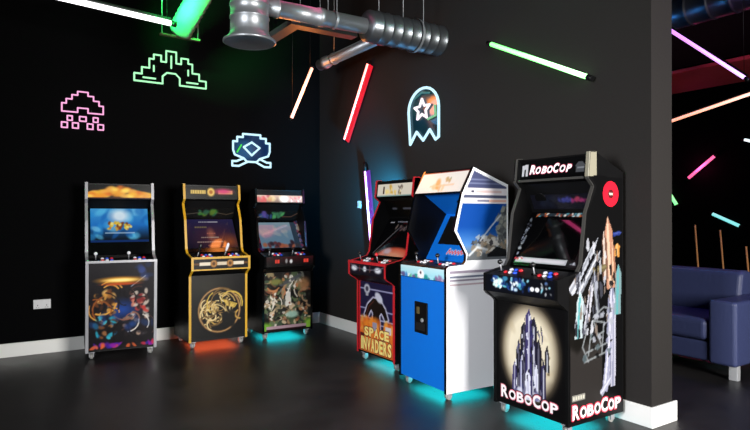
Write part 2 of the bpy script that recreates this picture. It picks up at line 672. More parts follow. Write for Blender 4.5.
def a1_front(a):
    a.mix(np.ones(a.u.shape) * .5, '#141016')
    a.grad(.55, 1, '#262428', .8)
    a.ell(.5, .45, .20, .09, '#1c4aa8', .8, .8)
    dk = ['#0a080a', '#1a1214']
    a.blobs(34, 21, (.10, .42, .38, .68), ['#a86a2a', '#c88a3a', '#6a3a1c', '#d8a860', '#3a2014'] + dk, .034, .85)
    a.swoosh(22, 14, (.1, .38, .40, .68), ['#d89a44', '#8a4a20'] + dk, .014)
    a.blobs(34, 23, (.64, .40, .9, .66), ['#b83a34', '#d0c0b0', '#7a2426', '#c87a64', '#b8aaa0'] + dk, .032, .85)
    a.blobs(28, 24, (.10, .12, .40, .36), ['#2aa0b8', '#4ac8d8', '#7a4a2a', '#1c5a80', '#a06a40'] + dk, .032, .85)
    a.blobs(30, 25, (.52, .14, .90, .38), ['#c8c4bc', '#3a3438', '#8a6a58', '#b89a84', '#201c22'] + dk, .032, .85)
    a.swoosh(28, 18, (.5, .14, .92, .66), ['#d8d0c8', '#8a5a4a', '#3a2420'] + dk, .012)
    a.blobs(10, 29, (.72, .8, .98, .98), ['#2c3f78', '#4a5c98', '#1c2a50'], .04, .6)
    a.line([(.86, .84), (.64, .72)], .010, '#aab2c8', .7)
    a.blobs(12, 26, (.0, .22, 1, .4), ['#183a80', '#24509a'], .04, .4)
    a.ell(.48, .80, .30, .035, '#f0a030', .5, 1)
    a.ell(.48, .80, .22, .018, '#ffe890', .5, 1)
    a.ell(.48, .755, .26, .015, '#b84a1c', .5, 1)
    a.blobs(22, 27, (.05, .01, 1, .05), ['#8a1c98', '#c0304a', '#4a1a90', '#d86030', '#2a2a90'], .034, .85)


face_art(k['mq'][0], k['mq'][1], k['iw'], a1_marquee, lit(1.0), 'marquee', c1, bgc='#060404')
face_art(*between(k['b0'], k['b1'], .26, .98), k['iw'] - .05, a1_screen, screen_mat(.85), 'screen', c1, .003)
face_art((.0005, .10), (-.0475, .955 * .985), k['iw'], a1_front, ART, 'front_panel', c1, .006, bgc='#0a080a')
MB().box((-.325, -.062, .945), (.325, -.047, .968)).build('control_panel_edge', SILVER, c1)
add_controls(c1, k['ct'][0], k['ct'][1], .65, ['red', 'white', 'blue'], ('white', 'white'))

# ---- yellow edged machine with a gold ring
c2 = thing('arcade_machine', 'black arcade machine with yellow edges, gold ring on its front and orange underglow', 'arcade machine', (-1.588, -.68, 0), 0, GRP)
k = upright(c2, .64, .962, side_m=BLACK, trim_m=YELLOW, st=.024, oh=.09)


def a2_marquee(a):
    a.ell(.5, .55, .5, .3, '#3a2a10', .5, .7)
    a.rect(.10, .42, .38, .68, '#d8b860')
    a.rect(.62, .42, .9, .68, '#d8b860')
    for u in np.arange(.13, .37, .045):
        a.line([(u, .42), (u, .68)], .004, '#5a3a14', .8)
    a.ell(.72, .62, .16, .22, '#d83a78', .6, .9)
    a.ell(.48, .55, .07, .34, '#f0c868', .25, 1)
    a.ell(.48, .55, .035, .16, '#b06a28', .4, 1)


def a2_screen(a):
    a.grad(0, 1, '#2a2450')
    a.ell(.55, .35, .34, .35, '#5a2a3a', .8, .8)
    a.ell(.85, .2, .16, .2, '#b0582a', .8, .8)
    a.ell(.5, .45, .07, .2, '#c87858', .6, .7)
    for v, u0, u1, c in ((.9, .3, .7, '#d8d4dc'), (.72, .2, .45, '#9a8a58'), (.5, .42, .6, '#d87a6a'), (.36, .3, .66, '#c8b0a0'), (.2, .2, .74, '#d8b8a8'), (.08, .4, .62, '#b86a5a')):
        for i in range(int((u1 - u0) / .035)):
            a.rect(u0 + i * .035, v - .022, u0 + i * .035 + .025, v + .022, c, .8)


def a2_speaker(a):
    a.blobs(10, 4, (.25, .3, .62, .7), ['#3a7a34', '#6a9a3a', '#2a5a44', '#58782a'], .04, .9)
    a.line([(.02, .3), (.2, .42), (.35, .5)], .008, '#6a6258', .8)
    a.line([(.65, .5), (.85, .3), (.98, .5)], .008, '#6a5844', .8)


def a2_strip(a):
    a.rect(0, .38, 1, .62, '#5a3a1c')
    a.rect(.1, .34, .3, .66, '#d8ccb8')
    a.rect(.42, .34, .6, .66, '#c8b8a0')
    a.rect(.72, .34, .92, .66, '#d8ccb8')
    for u in (.36, .66):
        a.ell(u, .5, .06, .36, '#a8743a', .2, 1)
        a.ell(u, .5, .03, .18, '#5a3a1c', .2, 1)


def a2_front(a):
    a.ell(.3, .85, .4, .2, '#28261c', .8, .8)
    cu, cv, r = .52, .44, .225
    ring = [(cu + r * math.cos(t * .2) / a.w, cv + r * math.sin(t * .2) / a.h * 1.04) for t in range(33)]
    a.line(ring, .024, '#5a3c22')
    a.line(ring, .013, '#a07c50')
    rg = random.Random(12)
    # loose golden ribbons inside and across the ring
    for u, v, L, ang in ((.34, .5, .16, 80), (.40, .38, .16, 60), (.33, .28, .13, 75), (.48, .22, .12, 20), (.45, .5, .12, 110), (.58, .58, .16, -30),
                         (.66, .52, .14, -50), (.72, .42, .14, -60), (.82, .33, .12, -75), (.6, .66, .12, 10), (.28, .4, .12, 95), (.42, .29, .1, 30),
                         (.56, .3, .1, 70), (.36, .44, .1, 20)):
        pts = []
        for t in range(7):
            q = (t - 3) / 3
            aa = R(ang + q * 40)
            pts.append((u + q * L / 2 * math.cos(aa) / a.w, v + q * L / 2 * math.sin(aa) / a.h))
        a.line(pts, .022, rg.choice(['#7a5a30', '#5a4424']))
        a.line(pts, .010, rg.choice(['#d8be84', '#c8a050', '#e8d8a8']))
    a.poly([(.56, .62), (.86, .52), (.80, .46), (.66, .50)], '#c8a84a', .85)
    a.swoosh(71, 26, (.28, .22, .56, .58), ['#b89a5a', '#8a6a3a', '#d8c08a', '#5a4424'], .012)
    a.swoosh(72, 12, (.5, .42, .8, .64), ['#b89a5a', '#c8a848', '#6a5028'], .012)
    a.blobs(12, 73, (.3, .25, .5, .55), ['#c8aa6a', '#9a7a44', '#e0cc98'], .02, .6)
    a.blobs(10, 6, (.56, .2, .8, .38), ['#0a0806'], .05, .9)


face_art(k['mq'][0], k['mq'][1], k['iw'], a2_marquee, lit(1.0), 'marquee', c2, bgc='#050404')
face_art(*between(k['b0'], k['b1'], .12, .97), k['iw'] - .03, a2_screen, screen_mat(.6), 'screen', c2, .003, bgc='#140f26')
face_art(*between(*k['sp'], .08, .6), k['iw'], a2_speaker, lit(.8), 'speaker_art', c2, .003)
face_art(*k['cf'], k['iw'], a2_strip, ART, 'control_panel_front', c2, .003, bgc='#0c0906')
face_art(k['fp'][0], k['fp'][1], k['iw'], a2_front, ART, 'front_panel', c2, bgc='#080706')
MB().box((-.32, k['d0'] - .006, .952), (.32, k['d0'] + .010, .974)).box((-.32, k['d0'] - .006, .832), (.32, k['d0'] + .006, .846)).build('control_panel_edge', YELLOW, c2)
add_controls(c2, k['ct'][0], k['ct'][1], .64, ['white', 'red', 'blue'], ('black', 'white'), bat=True)
add_glow(c2, .64, .575, (1.0, .13, .04), 2.6)

# ---- machine with a white marquee and a crowded front
c3 = thing('arcade_machine', 'arcade machine nearest the room corner, white marquee and crowded picture front', 'arcade machine', (-.765, -.66, 0), 0, GRP)
k = upright(c3, .63, .945, side_m=BLACK, trim_m=BLACK_GLOSS, st=.022, oh=.06)


def a3_marquee(a):
    a.grad(0, 1, '#d8c0b0')
    a.mix(np.ones(a.u.shape) * .6, '#cfae9c')
    a.blobs(16, 3, (0, .1, .3, .9), ['#c85a5a', '#e8a0a0', '#a04a50'], .03, .7)
    a.blobs(8, 9, (.25, .3, .55, .8), ['#e8d0a0', '#c8a870'], .03, .6)
    a.ell(.6, .5, .10, .5, '#ffffff', .4, 1)
    a.rect(.7, .1, 1, .9, '#e8c8c8', .7)
    a.blobs(10, 5, (.74, .2, .98, .8), ['#e8888a', '#ffffff'], .02, .7)
    a.rect(0, 0, 1, .06, '#200a0a')


def a3_screen(a):
    a.mix(np.ones(a.u.shape), '#5f7f96')
    a.grad(.5, 1, '#8aa0aa', .8)
    a.blobs(12, 4, (0, .5, 1, .95), ['#8a9aa0', '#6f8ea4', '#a0a8a4'], .06, .5)
    a.blobs(18, 6, (0, .0, 1, .2), ['#2a1a24', '#5a2a30', '#7a6a58', '#a05a40'], .04, .9)
    a.rect(.86, 0, 1, 1, '#182636', .8)


def a3_bezel(a):
    a.blobs(30, 14, (.0, .0, .08, 1), ['#3a2a5a', '#6a2a3a', '#2a1a3a'], .03, .9)
    a.blobs(30, 15, (.92, .0, 1, 1), ['#5a4a6a', '#7a2a3a', '#a09080', '#2a3a5a'], .03, .9)


def a3_speaker(a):
    a.blobs(10, 4, (.15, .3, .4, .7), ['#3a3a7a', '#5a4a9a', '#2a4a7a'], .04, .9)
    a.blobs(8, 5, (.45, .3, .66, .7), ['#3a7a54', '#4a9a5a'], .04, .9)
    a.line([(.02, .5), (.1, .2), (.2, .4)], .008, '#8a8078', .8)
    a.line([(.65, .3), (.85, .3), (.98, .7)], .008, '#7a5844', .8)


def a3_strip(a):
    a.grad(0, 1, '#3a0c10')
    for u in (.2, .25, .82, .87):
        a.rect(u - .022, .35, u + .022, .7, '#ff4a3a')
    a.ell(.52, .5, .03, .22, '#f0f0f0', .3, 1)
    a.ell(.42, .55, .025, .25, '#b0b0b0', .3, .9)


def a3_front(a):
    a.mix(np.ones(a.u.shape), '#1c1a18')
    cs = ['#8a7a5a', '#5a6a4a', '#c8b090', '#2a2a26', '#7a4a34', '#d8d0c0', '#3a4a3a', '#a08060', '#141412', '#6a6a60', '#b87a50', '#46543a']
    a.blobs(70, 31, (0, .08, 1, .98), cs, .06, .95, .2)
    a.swoosh(32, 40, (0, .08, 1, .95), cs + ['#101010', '#e0d8c8'], .02)
    a.blobs(60, 33, (.05, .12, .95, .9), cs, .028, .95, .2)
    a.poly([(.45, .42), (.58, .42), (.55, .72), (.46, .72)], '#e0dcd2', .9)
    a.poly([(.3, .80), (.36, .75), (.82, .93), (.78, .97)], '#4a4c50', .9)
    a.shards(70, 35, (.05, .14, .95, .94), cs + ['#0c0c0c', '#d8d0c0'], .028, .8)
    a.ell(.26, .84, .14, .05, '#8a8440', .4, .7)
    a.ell(.60, .26, .13, .06, '#9cc0b0', .3, .9)
    a.ell(.86, .78, .12, .11, '#b07a50', .4, .8)
    a.ell(.03, .06, .12, .08, '#6aa030', .4, 1)
    a.ell(.98, .06, .12, .1, '#8cc040', .4, 1)
    a.rect(.05, .02, .9, .075, '#a88a94')
    a.rect(.05, 0, .9, .02, '#20080c')


face_art(k['mq'][0], between(*k['mq'], 0, .62)[1], k['iw'], a3_marquee, lit(1.35), 'marquee', c3)
face_art(*between(k['b0'], k['b1'], .02, .98), k['iw'], a3_bezel, ART_GLOSS, 'bezel_art', c3, .003)
face_art(*between(k['b0'], k['b1'], .10, .92), k['iw'] - .09, a3_screen, screen_mat(.75), 'screen', c3, .006)
face_art(*between(*k['sp'], .08, .6), k['iw'], a3_speaker, lit(.8), 'speaker_art', c3, .003)
face_art(*k['cf'], k['iw'], a3_strip, lit(.7), 'control_panel_front', c3, .003)
face_art(k['fp'][0], k['fp'][1], k['iw'], a3_front, ART, 'front_panel', c3)
add_controls(c3, k['ct'][0], k['ct'][1], .63, ['red', 'white', 'blue'], ('black', 'black'))
TEAL = (.01, .80, .88)
add_glow(c3, .63, .575, TEAL, 3.2)

# ---- red edged machine
c4 = thing('arcade_machine', 'black arcade machine with red edges and an orange and navy front with yellow lettering', 'arcade machine', (-.615, -2.262, 0), -90, GRP)
k = upright(c4, .645, .965, side_m=BLACK, trim_m=REDTRIM, st=.024, oh=.10)


def a4_marquee(a):
    a.mix(np.ones(a.u.shape), '#d8d0c0')
    a.blobs(12, 4, (.22, .2, .65, .8), ['#e0b860', '#c89a40', '#f0d890'], .03, .9)
    a.rect(.16, .2, .2, .8, '#40201a')
    a.blobs(8, 5, (.6, .2, .7, .8), ['#5a4a44', '#8a7a64'], .02, .8)
    a.rect(0, 0, 1, .10, '#2a6a74', .5)


def a4_bezel(a):
    a.ell(.66, -.04, .50, .27, '#c83a24', .12, 1)
    a.ell(.62, -.04, .38, .20, '#e0a080', .5, .9)
    a.ell(.42, .12, .10, .08, '#c8c0d0', .4, .8)
    a.line([(.05, .05), (.42, .75)], .014, '#6a6a70', .9)
    a.line([(.1, .9), (.2, .9)], .012, '#c8c8d0', .9)
    a.line([(.3, .92), (.62, .92)], .012, '#b0b0c0', .8)
    a.blobs(10, 6, (.3, .7, .7, .8), ['#6a5a58', '#8a7a74', '#2a2a34'], .03, .8)


def a4_strip(a):
    a.mix(np.ones(a.u.shape), '#12101e')
    for u, r in ((.14, .09), (.45, .05), (.82, .09)):
        a.ell(u, .52, r, .24, '#e8e8f0', .35, 1)
    a.line([(.03, .85), (.2, .55), (.5, .5), (.8, .55), (.97, .8)], .008, '#8a8494', .8)
    a.line([(.3, .3), (.3, .8)], .01, '#8a4a4a', .8)
    a.line([(.6, .3), (.6, .8)], .01, '#8a4a4a', .8)


def a4_front(a):
    a.mix(np.ones(a.u.shape), '#18173a')
    for v in (.9, .62, .49, .42):
        a.line([(0, v), (1, v)], .012, '#a09ec4')
    # flames and a dark rocky arch with a pale rim
    rg = random.Random(9)
    arch = [(.16, .52), (.26, .68), (.42, .78), (.60, .78), (.76, .66), (.84, .52), (.76, .50), (.66, .60), (.60, .56), (.62, .34), (.38, .34), (.42, .56), (.36, .62), (.26, .50)]
    a.line(arch + [arch[0]], .034, '#c0bcd4')
    a.poly(arch, '#140e10')
    a.ell(.58, .80, .12, .06, '#c8c8d8', .2, 1, -30)
    a.line([(.20, .50), (.30, .66), (.44, .74)], .010, '#5a2a24')
    for i in range(90):
        u = rg.uniform(0, 1)
        a.ell(u, rg.uniform(.2, .46), .07, .045, rg.choice(['#e86a20', '#f08a2a', '#d84a1a', '#f0a850']), .5, .8, rg.uniform(40, 140))
    a.rect(0, 0, 1, .27, '#e07028', .9)
    a.blobs(20, 6, (0, 0, 1, .3), ['#e88838', '#d85a20', '#f0a050'], .05, .6)
    a.rect(.40, .33, .52, .44, '#9a94a8')
    a.rect(.76, .33, .92, .42, '#d8cfd0')
    a.ell(.24, .9, .09, .07, '#b8b8c4', .2, 1)
    a.ell(.24, .9, .045, .035, '#403c50', .2, 1)
    a.rect(.2, .8, .28, .84, '#a8a8b4')
    a.rect(0, 0, .04, 1, '#c8242e')
    a.rect(.96, 0, 1, 1, '#c8242e')
    a.rect(.04, .17, .16, .26, '#301420', .8)


def a4_text(mb, w, h):
    for grow, mi, lift in ((.008, 2, .001), (0, 1, .002)):
        put_text(mb, 'SPACE', (.10, .155, w - .08, .242), mi, lift, .04, 0, None, .10, grow)
        put_text(mb, 'INVADERS', (.04, .015, w - .04, .140), mi, lift, .04, 0, None, .10, grow)


face_art(*between(*k['mq'], 0, .86), k['iw'], a4_marquee, lit(.9), 'marquee', c4)
face_art(*between(k['b0'], k['b1'], .02, .98), k['iw'], a4_bezel, ART_GLOSS, 'bezel_art', c4, .003, bgc='#050507')
face_art(*between(*k['sp'], .1, .9), k['iw'], lambda a: a.line([(.2, .5), (.3, .5)], .02, '#50505a').line([(.5, .5), (.8, .5)], .02, '#50505a'), ART, 'speaker_art', c4, .003)
face_art(*k['cf'], k['iw'], a4_strip, ART, 'control_panel_front', c4, .003)
face_art(k['fp'][0], k['fp'][1], k['iw'], a4_front, ART, 'front_panel', c4, extra=a4_text, mats=(T_YELL, T_NAVY))
MB().box((-.3225, k['d0'] - .006, .950), (.3225, k['d0'] + .010, .976)).build('control_panel_edge', REDTRIM, c4)
for sx in (-1, 1):
    a, b = sorted((sx * .3225, sx * .298))
    MB().prism([(.20, 1.595), (.222, 1.766), (.29, 1.766), (.29, 1.60)], a, b).build('marquee_end', REDTRIM, c4) if sx > 0 else None
add_controls(c4, k['ct'][0], k['ct'][1], .645, ['red', 'white', 'white'], ('black', 'red'))
add_glow(c4, .645, .575, TEAL, 3.4)
MB().box((-.330, .36, .95), (-.3225, .38, 1.60)).build('added_side_strip', mat('added_teal_strip', '#ffffff', .4, emit=1.2, ecol=(.03, .45, .8)), c4)  # added strip, stands as source of the teal wall glow
d = bpy.data.lights.new('teal_wall_fill', 'AREA')  # added lamp off the cabinet side, washes the wall teal
d.shape, d.size, d.size_y, d.energy, d.color = 'RECTANGLE', .03, .3, 60.0, (.02, .40, .75)
d.spread = R(120)
o = bpy.data.objects.new('teal_wall_fill', d)
COL.objects.link(o)
o.parent = c4
o.location = (-.385, .37, 1.45)
o.rotation_euler = Vector((-1, .75, .35)).to_track_quat('-Z', 'Y').to_euler()

# ---- white sided machine with a blue front
W5, D5 = .65, .62
c5 = thing('arcade_machine', 'white sided arcade machine with plain bright blue front and black coin door', 'arcade machine', (-.772, -3.172, 0), -93, GRP)
P5 = [(0, .06), (0, 1.005), (.02, 1.02), (.165, 1.03), (.185, 1.055), (.19, 1.107), (.075, 1.292), (.148, 1.574), (.262, 1.784), (D5, 1.655), (D5, .06)]
ST = .022
for sx in (-1, 1):
    a, b = sorted((sx * W5 / 2, sx * (W5 / 2 - ST)))
    sp = MB().prism(P5, a, b, 0).build('side_panel', WHITE if sx > 0 else BLACK, c5)
    trim_strip(P5, 0, 8, a - .0005, b + .0005, .005).build('edge_moulding', BLACK_GLOSS, sp)
    if sx > 0:
        X = W5 / 2 + .0012
        # the printed picture on the upper side, inside a white border
        region = [(.19, 1.06), (.208, 1.107), (.100, 1.29), (.168, 1.565), (.270, 1.755), (D5 - .02, 1.635), (D5 - .02, 1.06)]
        art = Art(.60, .78, '#e6e6ea', .006)
        dd, zz = art.x + .08, art.y + 1.0
        art.a[:] = srgb('#083f8c')
        art.mix(np.clip((1.32 - zz) / .20, 0, 1) * .6, '#9cc4e6')
        art.mix(np.clip((1.18 - zz) / .08, 0, 1) * .9, '#5a5a58')
        f = lambda d, z: ((d - .08) / .60, (z - 1.0) / .78)
        for z0, z1, c in ((1.50, 1.546, '#d9d4d6'), (1.546, 1.570, '#4a4f66'), (1.570, 1.622, '#d8d2d6'), (1.622, 1.80, '#44496a')):
            art.mix(((zz >= z0) & (zz <= z1)).astype(float), c)
        art.mix(((zz >= 1.512) & (zz <= 1.530) & (dd > .30) & (dd < .42)).astype(float) * .7, '#50506a')
        art.mix(((zz >= 1.512) & (zz <= 1.530) & (dd > .42) & (dd < .6)).astype(float) * .8, '#d89a84')
        art.mix(((zz >= 1.585) & (zz <= 1.605) & (dd > .24) & (dd < .27)).astype(float) * .9, '#303448')
        art.mix(((zz >= 1.585) & (zz <= 1.605) & (dd > .29) & (dd < .55)).astype(float) * .45, '#c08a80')
        for z in (1.655, 1.685):
            art.mix((np.abs(zz - z) < .006).astype(float) * .6, '#8088a8')
        # broken grey wreckage rising to the right
        art.poly([f(.50, 1.18), f(.52, 1.36), f(.56, 1.47), f(.625, 1.50), f(.625, 1.10), f(.44, 1.10)], '#6a6a62', .9)
        art.poly([f(.24, 1.13), f(.34, 1.22), f(.44, 1.26), f(.54, 1.22), f(.60, 1.12), f(.5, 1.10)], '#8a7a66', .9)
        art.shards(46, 5, (*f(.26, 1.10), *f(.60, 1.24)), ['#a89478', '#5a5a56', '#c8c4bc', '#38363a', '#7a7062', '#8f9aa4'], .035, .9)
        art.shards(26, 7, (*f(.50, 1.2), *f(.625, 1.46)), ['#4a4c4e', '#6a6c68', '#33363c', '#8a8a80'], .035, .8)
        art.line([f(.33, 1.21), f(.45, 1.33), f(.54, 1.41)], .014, '#c8ccd2', .8)
        art.line([f(.22, 1.10), f(.30, 1.16), f(.40, 1.14)], .018, '#d8dadc', .8)
        art.poly([f(.40, 1.10), f(.5, 1.16), f(.62, 1.13), f(.62, 1.08), f(.4, 1.08)], '#101214', .9)
        cu, cv = art.u[:-1, :-1] + .5 / art.nx, art.v[:-1, :-1] + .5 / art.ny
        tmp = Art(.60, .78, '#000000', .006)
        tmp.u, tmp.v = cu, cv
        msk = tmp.inside([f(*q) for q in region])
        mb = art_mb((X, .08, 1.0), (0, 1, 0), (0, 0, 1), art, mask=msk)
        mb.build('side_picture', ART, sp)
        st = MB()
        for z0, z1, m in ((.965, .985, 0), (.93, .945, 1), (.905, .918, 0), (.872, .885, 2)):
            st.box((X - .001, .03, z0), (X, D5 - .03, z1), m)
        st.build('side_stripes', [mat('mauve_print', '#8f8494', .4), mat('slate_print', '#6c7286', .4), mat('pink_grey_print', '#b8a4aa', .4)], sp)
IW = W5 - 2 * ST
MB().box((-IW / 2, .002, .075), (IW / 2, .022, .90)).build('front_panel', BLUE, c5)
MB().box((-IW / 2, .022, .07), (IW / 2, D5 - .02, .088)).build('bottom_panel', BLACK, c5)
MB().box((-IW / 2, D5 - .02, .09), (IW / 2, D5 - .004, 1.65)).build('back_panel', BLACK, c5)
MB().prism([(.265, 1.778), (D5 - .004, 1.650), (D5 - .004, 1.636), (.265, 1.764)], -IW / 2, IW / 2).build('top_panel', BLACK, c5)
MB().prism([(.006, .905), (.006, 1.0), (.02, 1.01), (.27, 1.034), (.27, .90), (.05, .90)], -IW / 2, IW / 2).build('control_panel', CHARCOAL, c5)


def a5_strip(a):
    a.mix(np.ones(a.u.shape), '#a8e4f0')
    a.grad(.3, 1, '#d8f4f8', .8)
    a.blobs(26, 7, (0, .0, 1, .25), ['#2a9a98', '#58b890', '#3a78c8', '#e8f0f4', '#6a5a8a'], .03, .9)
    a.blobs(10, 8, (.8, .0, 1, .2), ['#8a6a9a', '#e8e4f0'], .03, .9)
    a.ell(.48, .38, .075, .42, '#ffffff', .15, 1)
    a.ell(.48, .5, .022, .13, '#50323a', .2, 1)


face_art((.003, .905), (.003, .995), IW, a5_strip, ART, 'control_panel_front', c5, .003)


def a5_marquee(a):
    a.mix(np.ones(a.u.shape), '#f4ece4')
    a.blobs(10, 4, (.36, .18, .6, .5), ['#f0b088', '#e8985a', '#f4c8a0'], .04, .8)
    a.line([(.3, .3), (.8, .34)], .018, '#f0c4a0', .7)
    a.blobs(7, 6, (.55, .5, .72, .7), ['#c8a878', '#8a9a78'], .02, .7)
    a.rect(0, .94, 1, 1, '#7a2020')


M5 = ((.146, 1.595), (.246, 1.765))
slab(c5, 'marquee_box', M5[0], M5[1], IW, BLACK, .03)
face_art(*M5, IW, a5_marquee, lit(1.0), 'marquee', c5, .002)
B5 = ((.255, 1.03), (.48, 1.42))
bz = slab(c5, 'bezel', B5[0], B5[1], IW, BLUE)
sc5 = face_art(*between(*B5, .34, .95), IW - .15, lambda a: a.blobs(12, 4, (.3, .3, .9, .9), ['#16120e', '#1c1610'], .06, .8), screen_mat(.5), 'screen', c5, .003, bgc='#0a0a0c')


def a5_logo(a):
    a.mix(np.ones(a.u.shape), '#0870d8')
    a.line([(.06, .3), (.14, .8), (.2, .35), (.3, .6), (.36, .3), (.46, .7), (.52, .3), (.62, .65), (.68, .28), (.78, .75), (.84, .35), (.95, .55)], .022, '#f0e4f0')
    a.line([(.06, .3), (.14, .8), (.2, .35), (.3, .6), (.36, .3), (.46, .7), (.52, .3), (.62, .65), (.68, .28), (.78, .75), (.84, .35), (.95, .55)], .010, '#d8304a')


q = between(*B5, .10, .28)
lg = Art(.24, .0823, '#0870d8', .005)
a5_logo(lg)
V = Vector((0, B5[1][0] - B5[0][0], B5[1][1] - B5[0][1])).normalized()
N = Vector((1, 0, 0)).cross(V)
art_mb(Vector((-.06, q[0][0], q[0][1])) + N * .003, (1, 0, 0), V, lg, .003).build('bezel_emblem', ART, c5)
slab(c5, 'speaker_panel', B5[1], (.22, 1.60), IW, BLUE)
MB().lathe([(0, .05), (.004, .05), (.005, .044)], Vector((.08, .352, 1.505)), Vector((0, -.57, -.82)), 24).build('speaker_grille', BLACK, c5)
cd = MB().box((-.085, -.012, .465), (.085, .003, .715)).build('coin_door', BLACK, c5, .004)
MB().box((-.045, -.018, .62), (-.012, -.011, .675)).build('coin_slot', mat('brass_plate', '#8a7a50', .35, .6), cd)
MB().cyl((.03, -.020, .575), (.03, -.011, .575), .016, 16).build('lock', SILVER, cd)
MB().box((-.06, -.015, .49), (.06, -.011, .55)).build('coin_return', CHARCOAL, cd)
add_controls(c5, (.02, 1.011), (.25, 1.033), W5, ['red', 'white', 'white'], ('black', 'black'))
add_casters(c5, W5, D5)
add_glow(c5, W5, D5, TEAL, 4.2)

# ---- tall black machine nearest the camera
c6 = thing('arcade_machine', 'largest black arcade machine with a cream oval front and a red disc on its side', 'arcade machine', (-.625, -4.15, 0), -90, GRP)
k = upright(c6, .65, 1.0, side_m=BLACK, trim_m=GREYTRIM, st=.024, oh=.10, t0=6)
HG = [1.0, .78, .78, .78, 1.0, .78, .78]


def a6_marquee(a):
    a.grad(0, .3, '#0c0c0d')
    a.poly([(.06, .25), (.06, .8), (.155, .85), (.155, .25), (.125, .25), (.125, .6), (.095, .6), (.095, .25)], '#c8c8cc')
    a.poly([(.85, .28), (.84, .6), (.87, .76), (.93, .76), (.96, .6), (.95, .28)], '#4e5054')
    a.rect(.86, .44, .95, .52, '#85878c')


def a6_mtext(mb, w, h):
    put_text(mb, 'ROBOCOP', (.110, .045, .475, .110), 2, .0008, .05, .25, HG, .10, .004)
    put_text(mb, 'ROBOCOP', (.110, .045, .475, .110), 1, .0016, .04, .25, HG, .10)


def a6_bezel(a):
    a.rect(.10, .93, .98, .99, '#2a3238')
    a.blobs(40, 5, (.10, .93, .98, .99), ['#b8d0d4', '#c86a3a', '#4a8a98', '#e8e0d8', '#2a3a44', '#8a3a2a'], .016, .95)
    a.blobs(30, 7, (.02, .15, .07, .88), ['#6a7078', '#b0b4b8', '#3a3c44', '#8a90a0'], .014, .9)
    a.rect(.06, .03, .80, .12, '#b8b8bc')
    a.rect(.16, .05, .78, .10, '#d0ccd0')
    a.blobs(8, 9, (.03, .04, .16, .11), ['#c83a4a', '#f0f0f4', '#202024'], .014, .95)
    a.blobs(8, 10, (.84, .03, .98, .1), ['#8a8c94', '#2a2a30', '#c8c8d0'], .014, .8)


def a6_strip(a):
    a.mix(np.ones(a.u.shape), '#0a0c14')
    a.blobs(34, 3, (.08, .25, .6, .9), ['#1c4a7a', '#3a8ab0', '#0e2a5a', '#6ac0d0', '#223a80'], .022, .9)
    a.blobs(20, 14, (.06, .2, .95, .9), ['#5a7ab0', '#2a4a8a', '#8ac8d8', '#1a2a50'], .018, .9)
    a.blobs(12, 4, (.1, .3, .24, .8), ['#c8f0e8', '#e8f8f4'], .02, .95)
    a.blobs(10, 5, (.40, .25, .5, .7), ['#e8f0f4', '#b8d0e0'], .016, .95)
    a.ell(.70, .42, .03, .13, '#f4f4f8', .2, 1)
    a.ell(.77, .42, .03, .13, '#f4f4f8', .2, 1)
    a.blobs(8, 8, (.82, .2, .98, .8), ['#7a7c80', '#c8ccd0', '#3a3c44'], .012, .8)


def a6_front(a):
    a.ell(.5, .55, .43, .48, '#3a3228', .14, .9)
    a.ell(.5, .55, .40, .44, '#8a7a62', .16, .9)
    a.ell(.5, .55, .355, .40, '#e2d6bc', .18, 1)
    a.blobs(22, 17, (.2, .2, .8, .8), ['#cbbc9c', '#b8a684', '#d8caae'], .05, .35)
    a.blobs(5, 18, (.68, .35, .78, .55), ['#6a5a44'], .018, .8)
    # an abstract cluster of upright crystals, navy, violet and white
    navy, vio, wht, gry = '#14121e', '#3c3566', '#e4e4f0', '#6e6c80'
    for u, v0, v1, hw, c in ((.34, .12, .62, .045, navy), (.63, .11, .70, .05, navy), (.70, .13, .50, .04, '#2a2648'), (.28, .12, .44, .035, vio), (.42, .10, .84, .055, navy),
                             (.56, .10, .90, .06, '#1e1b30'), (.49, .10, .97, .05, vio), (.48, .09, .40, .045, wht), (.60, .10, .46, .03, wht), (.38, .12, .50, .02, '#8a88b0'),
                             (.75, .40, .66, .035, '#1c1a22')):
        a.poly([(u - hw, v0), (u + hw, v0), (u + hw * .9, v1 - .10), (u + hw * .2, v1), (u - hw * .8, v1 - .07)], c, .95)
        a.poly([(u - hw * .2, v0), (u + hw * .35, v0), (u + hw * .3, v1 - .12), (u + hw * .1, v1 - .03), (u - hw * .1, v1 - .10)], {navy: gry, wht: '#b8b6d0'}.get(c, wht), .75)
    a.shards(44, 19, (.30, .12, .70, .80), [navy, navy, vio, wht, wht, gry, '#1e2450'], .022, .9, up=True)
    a.shards(12, 61, (.40, .5, .62, .9), [wht, navy, '#8a88b0'], .018, .9, up=True)
    a.blobs(16, 20, (.3, .10, .7, .17), ['#8a88b0', wht, '#4a4870', gry], .03, .8)


def a6_ftext(mb, w, h):
    for grow, mi, lift in ((.011, 3, .0008), (.005, 2, .0014), (0, 1, .002)):
        put_text(mb, 'ROBOCOP', (.045, .03, w - .06, .115), mi, lift, .035, .0, HG, .12, grow)


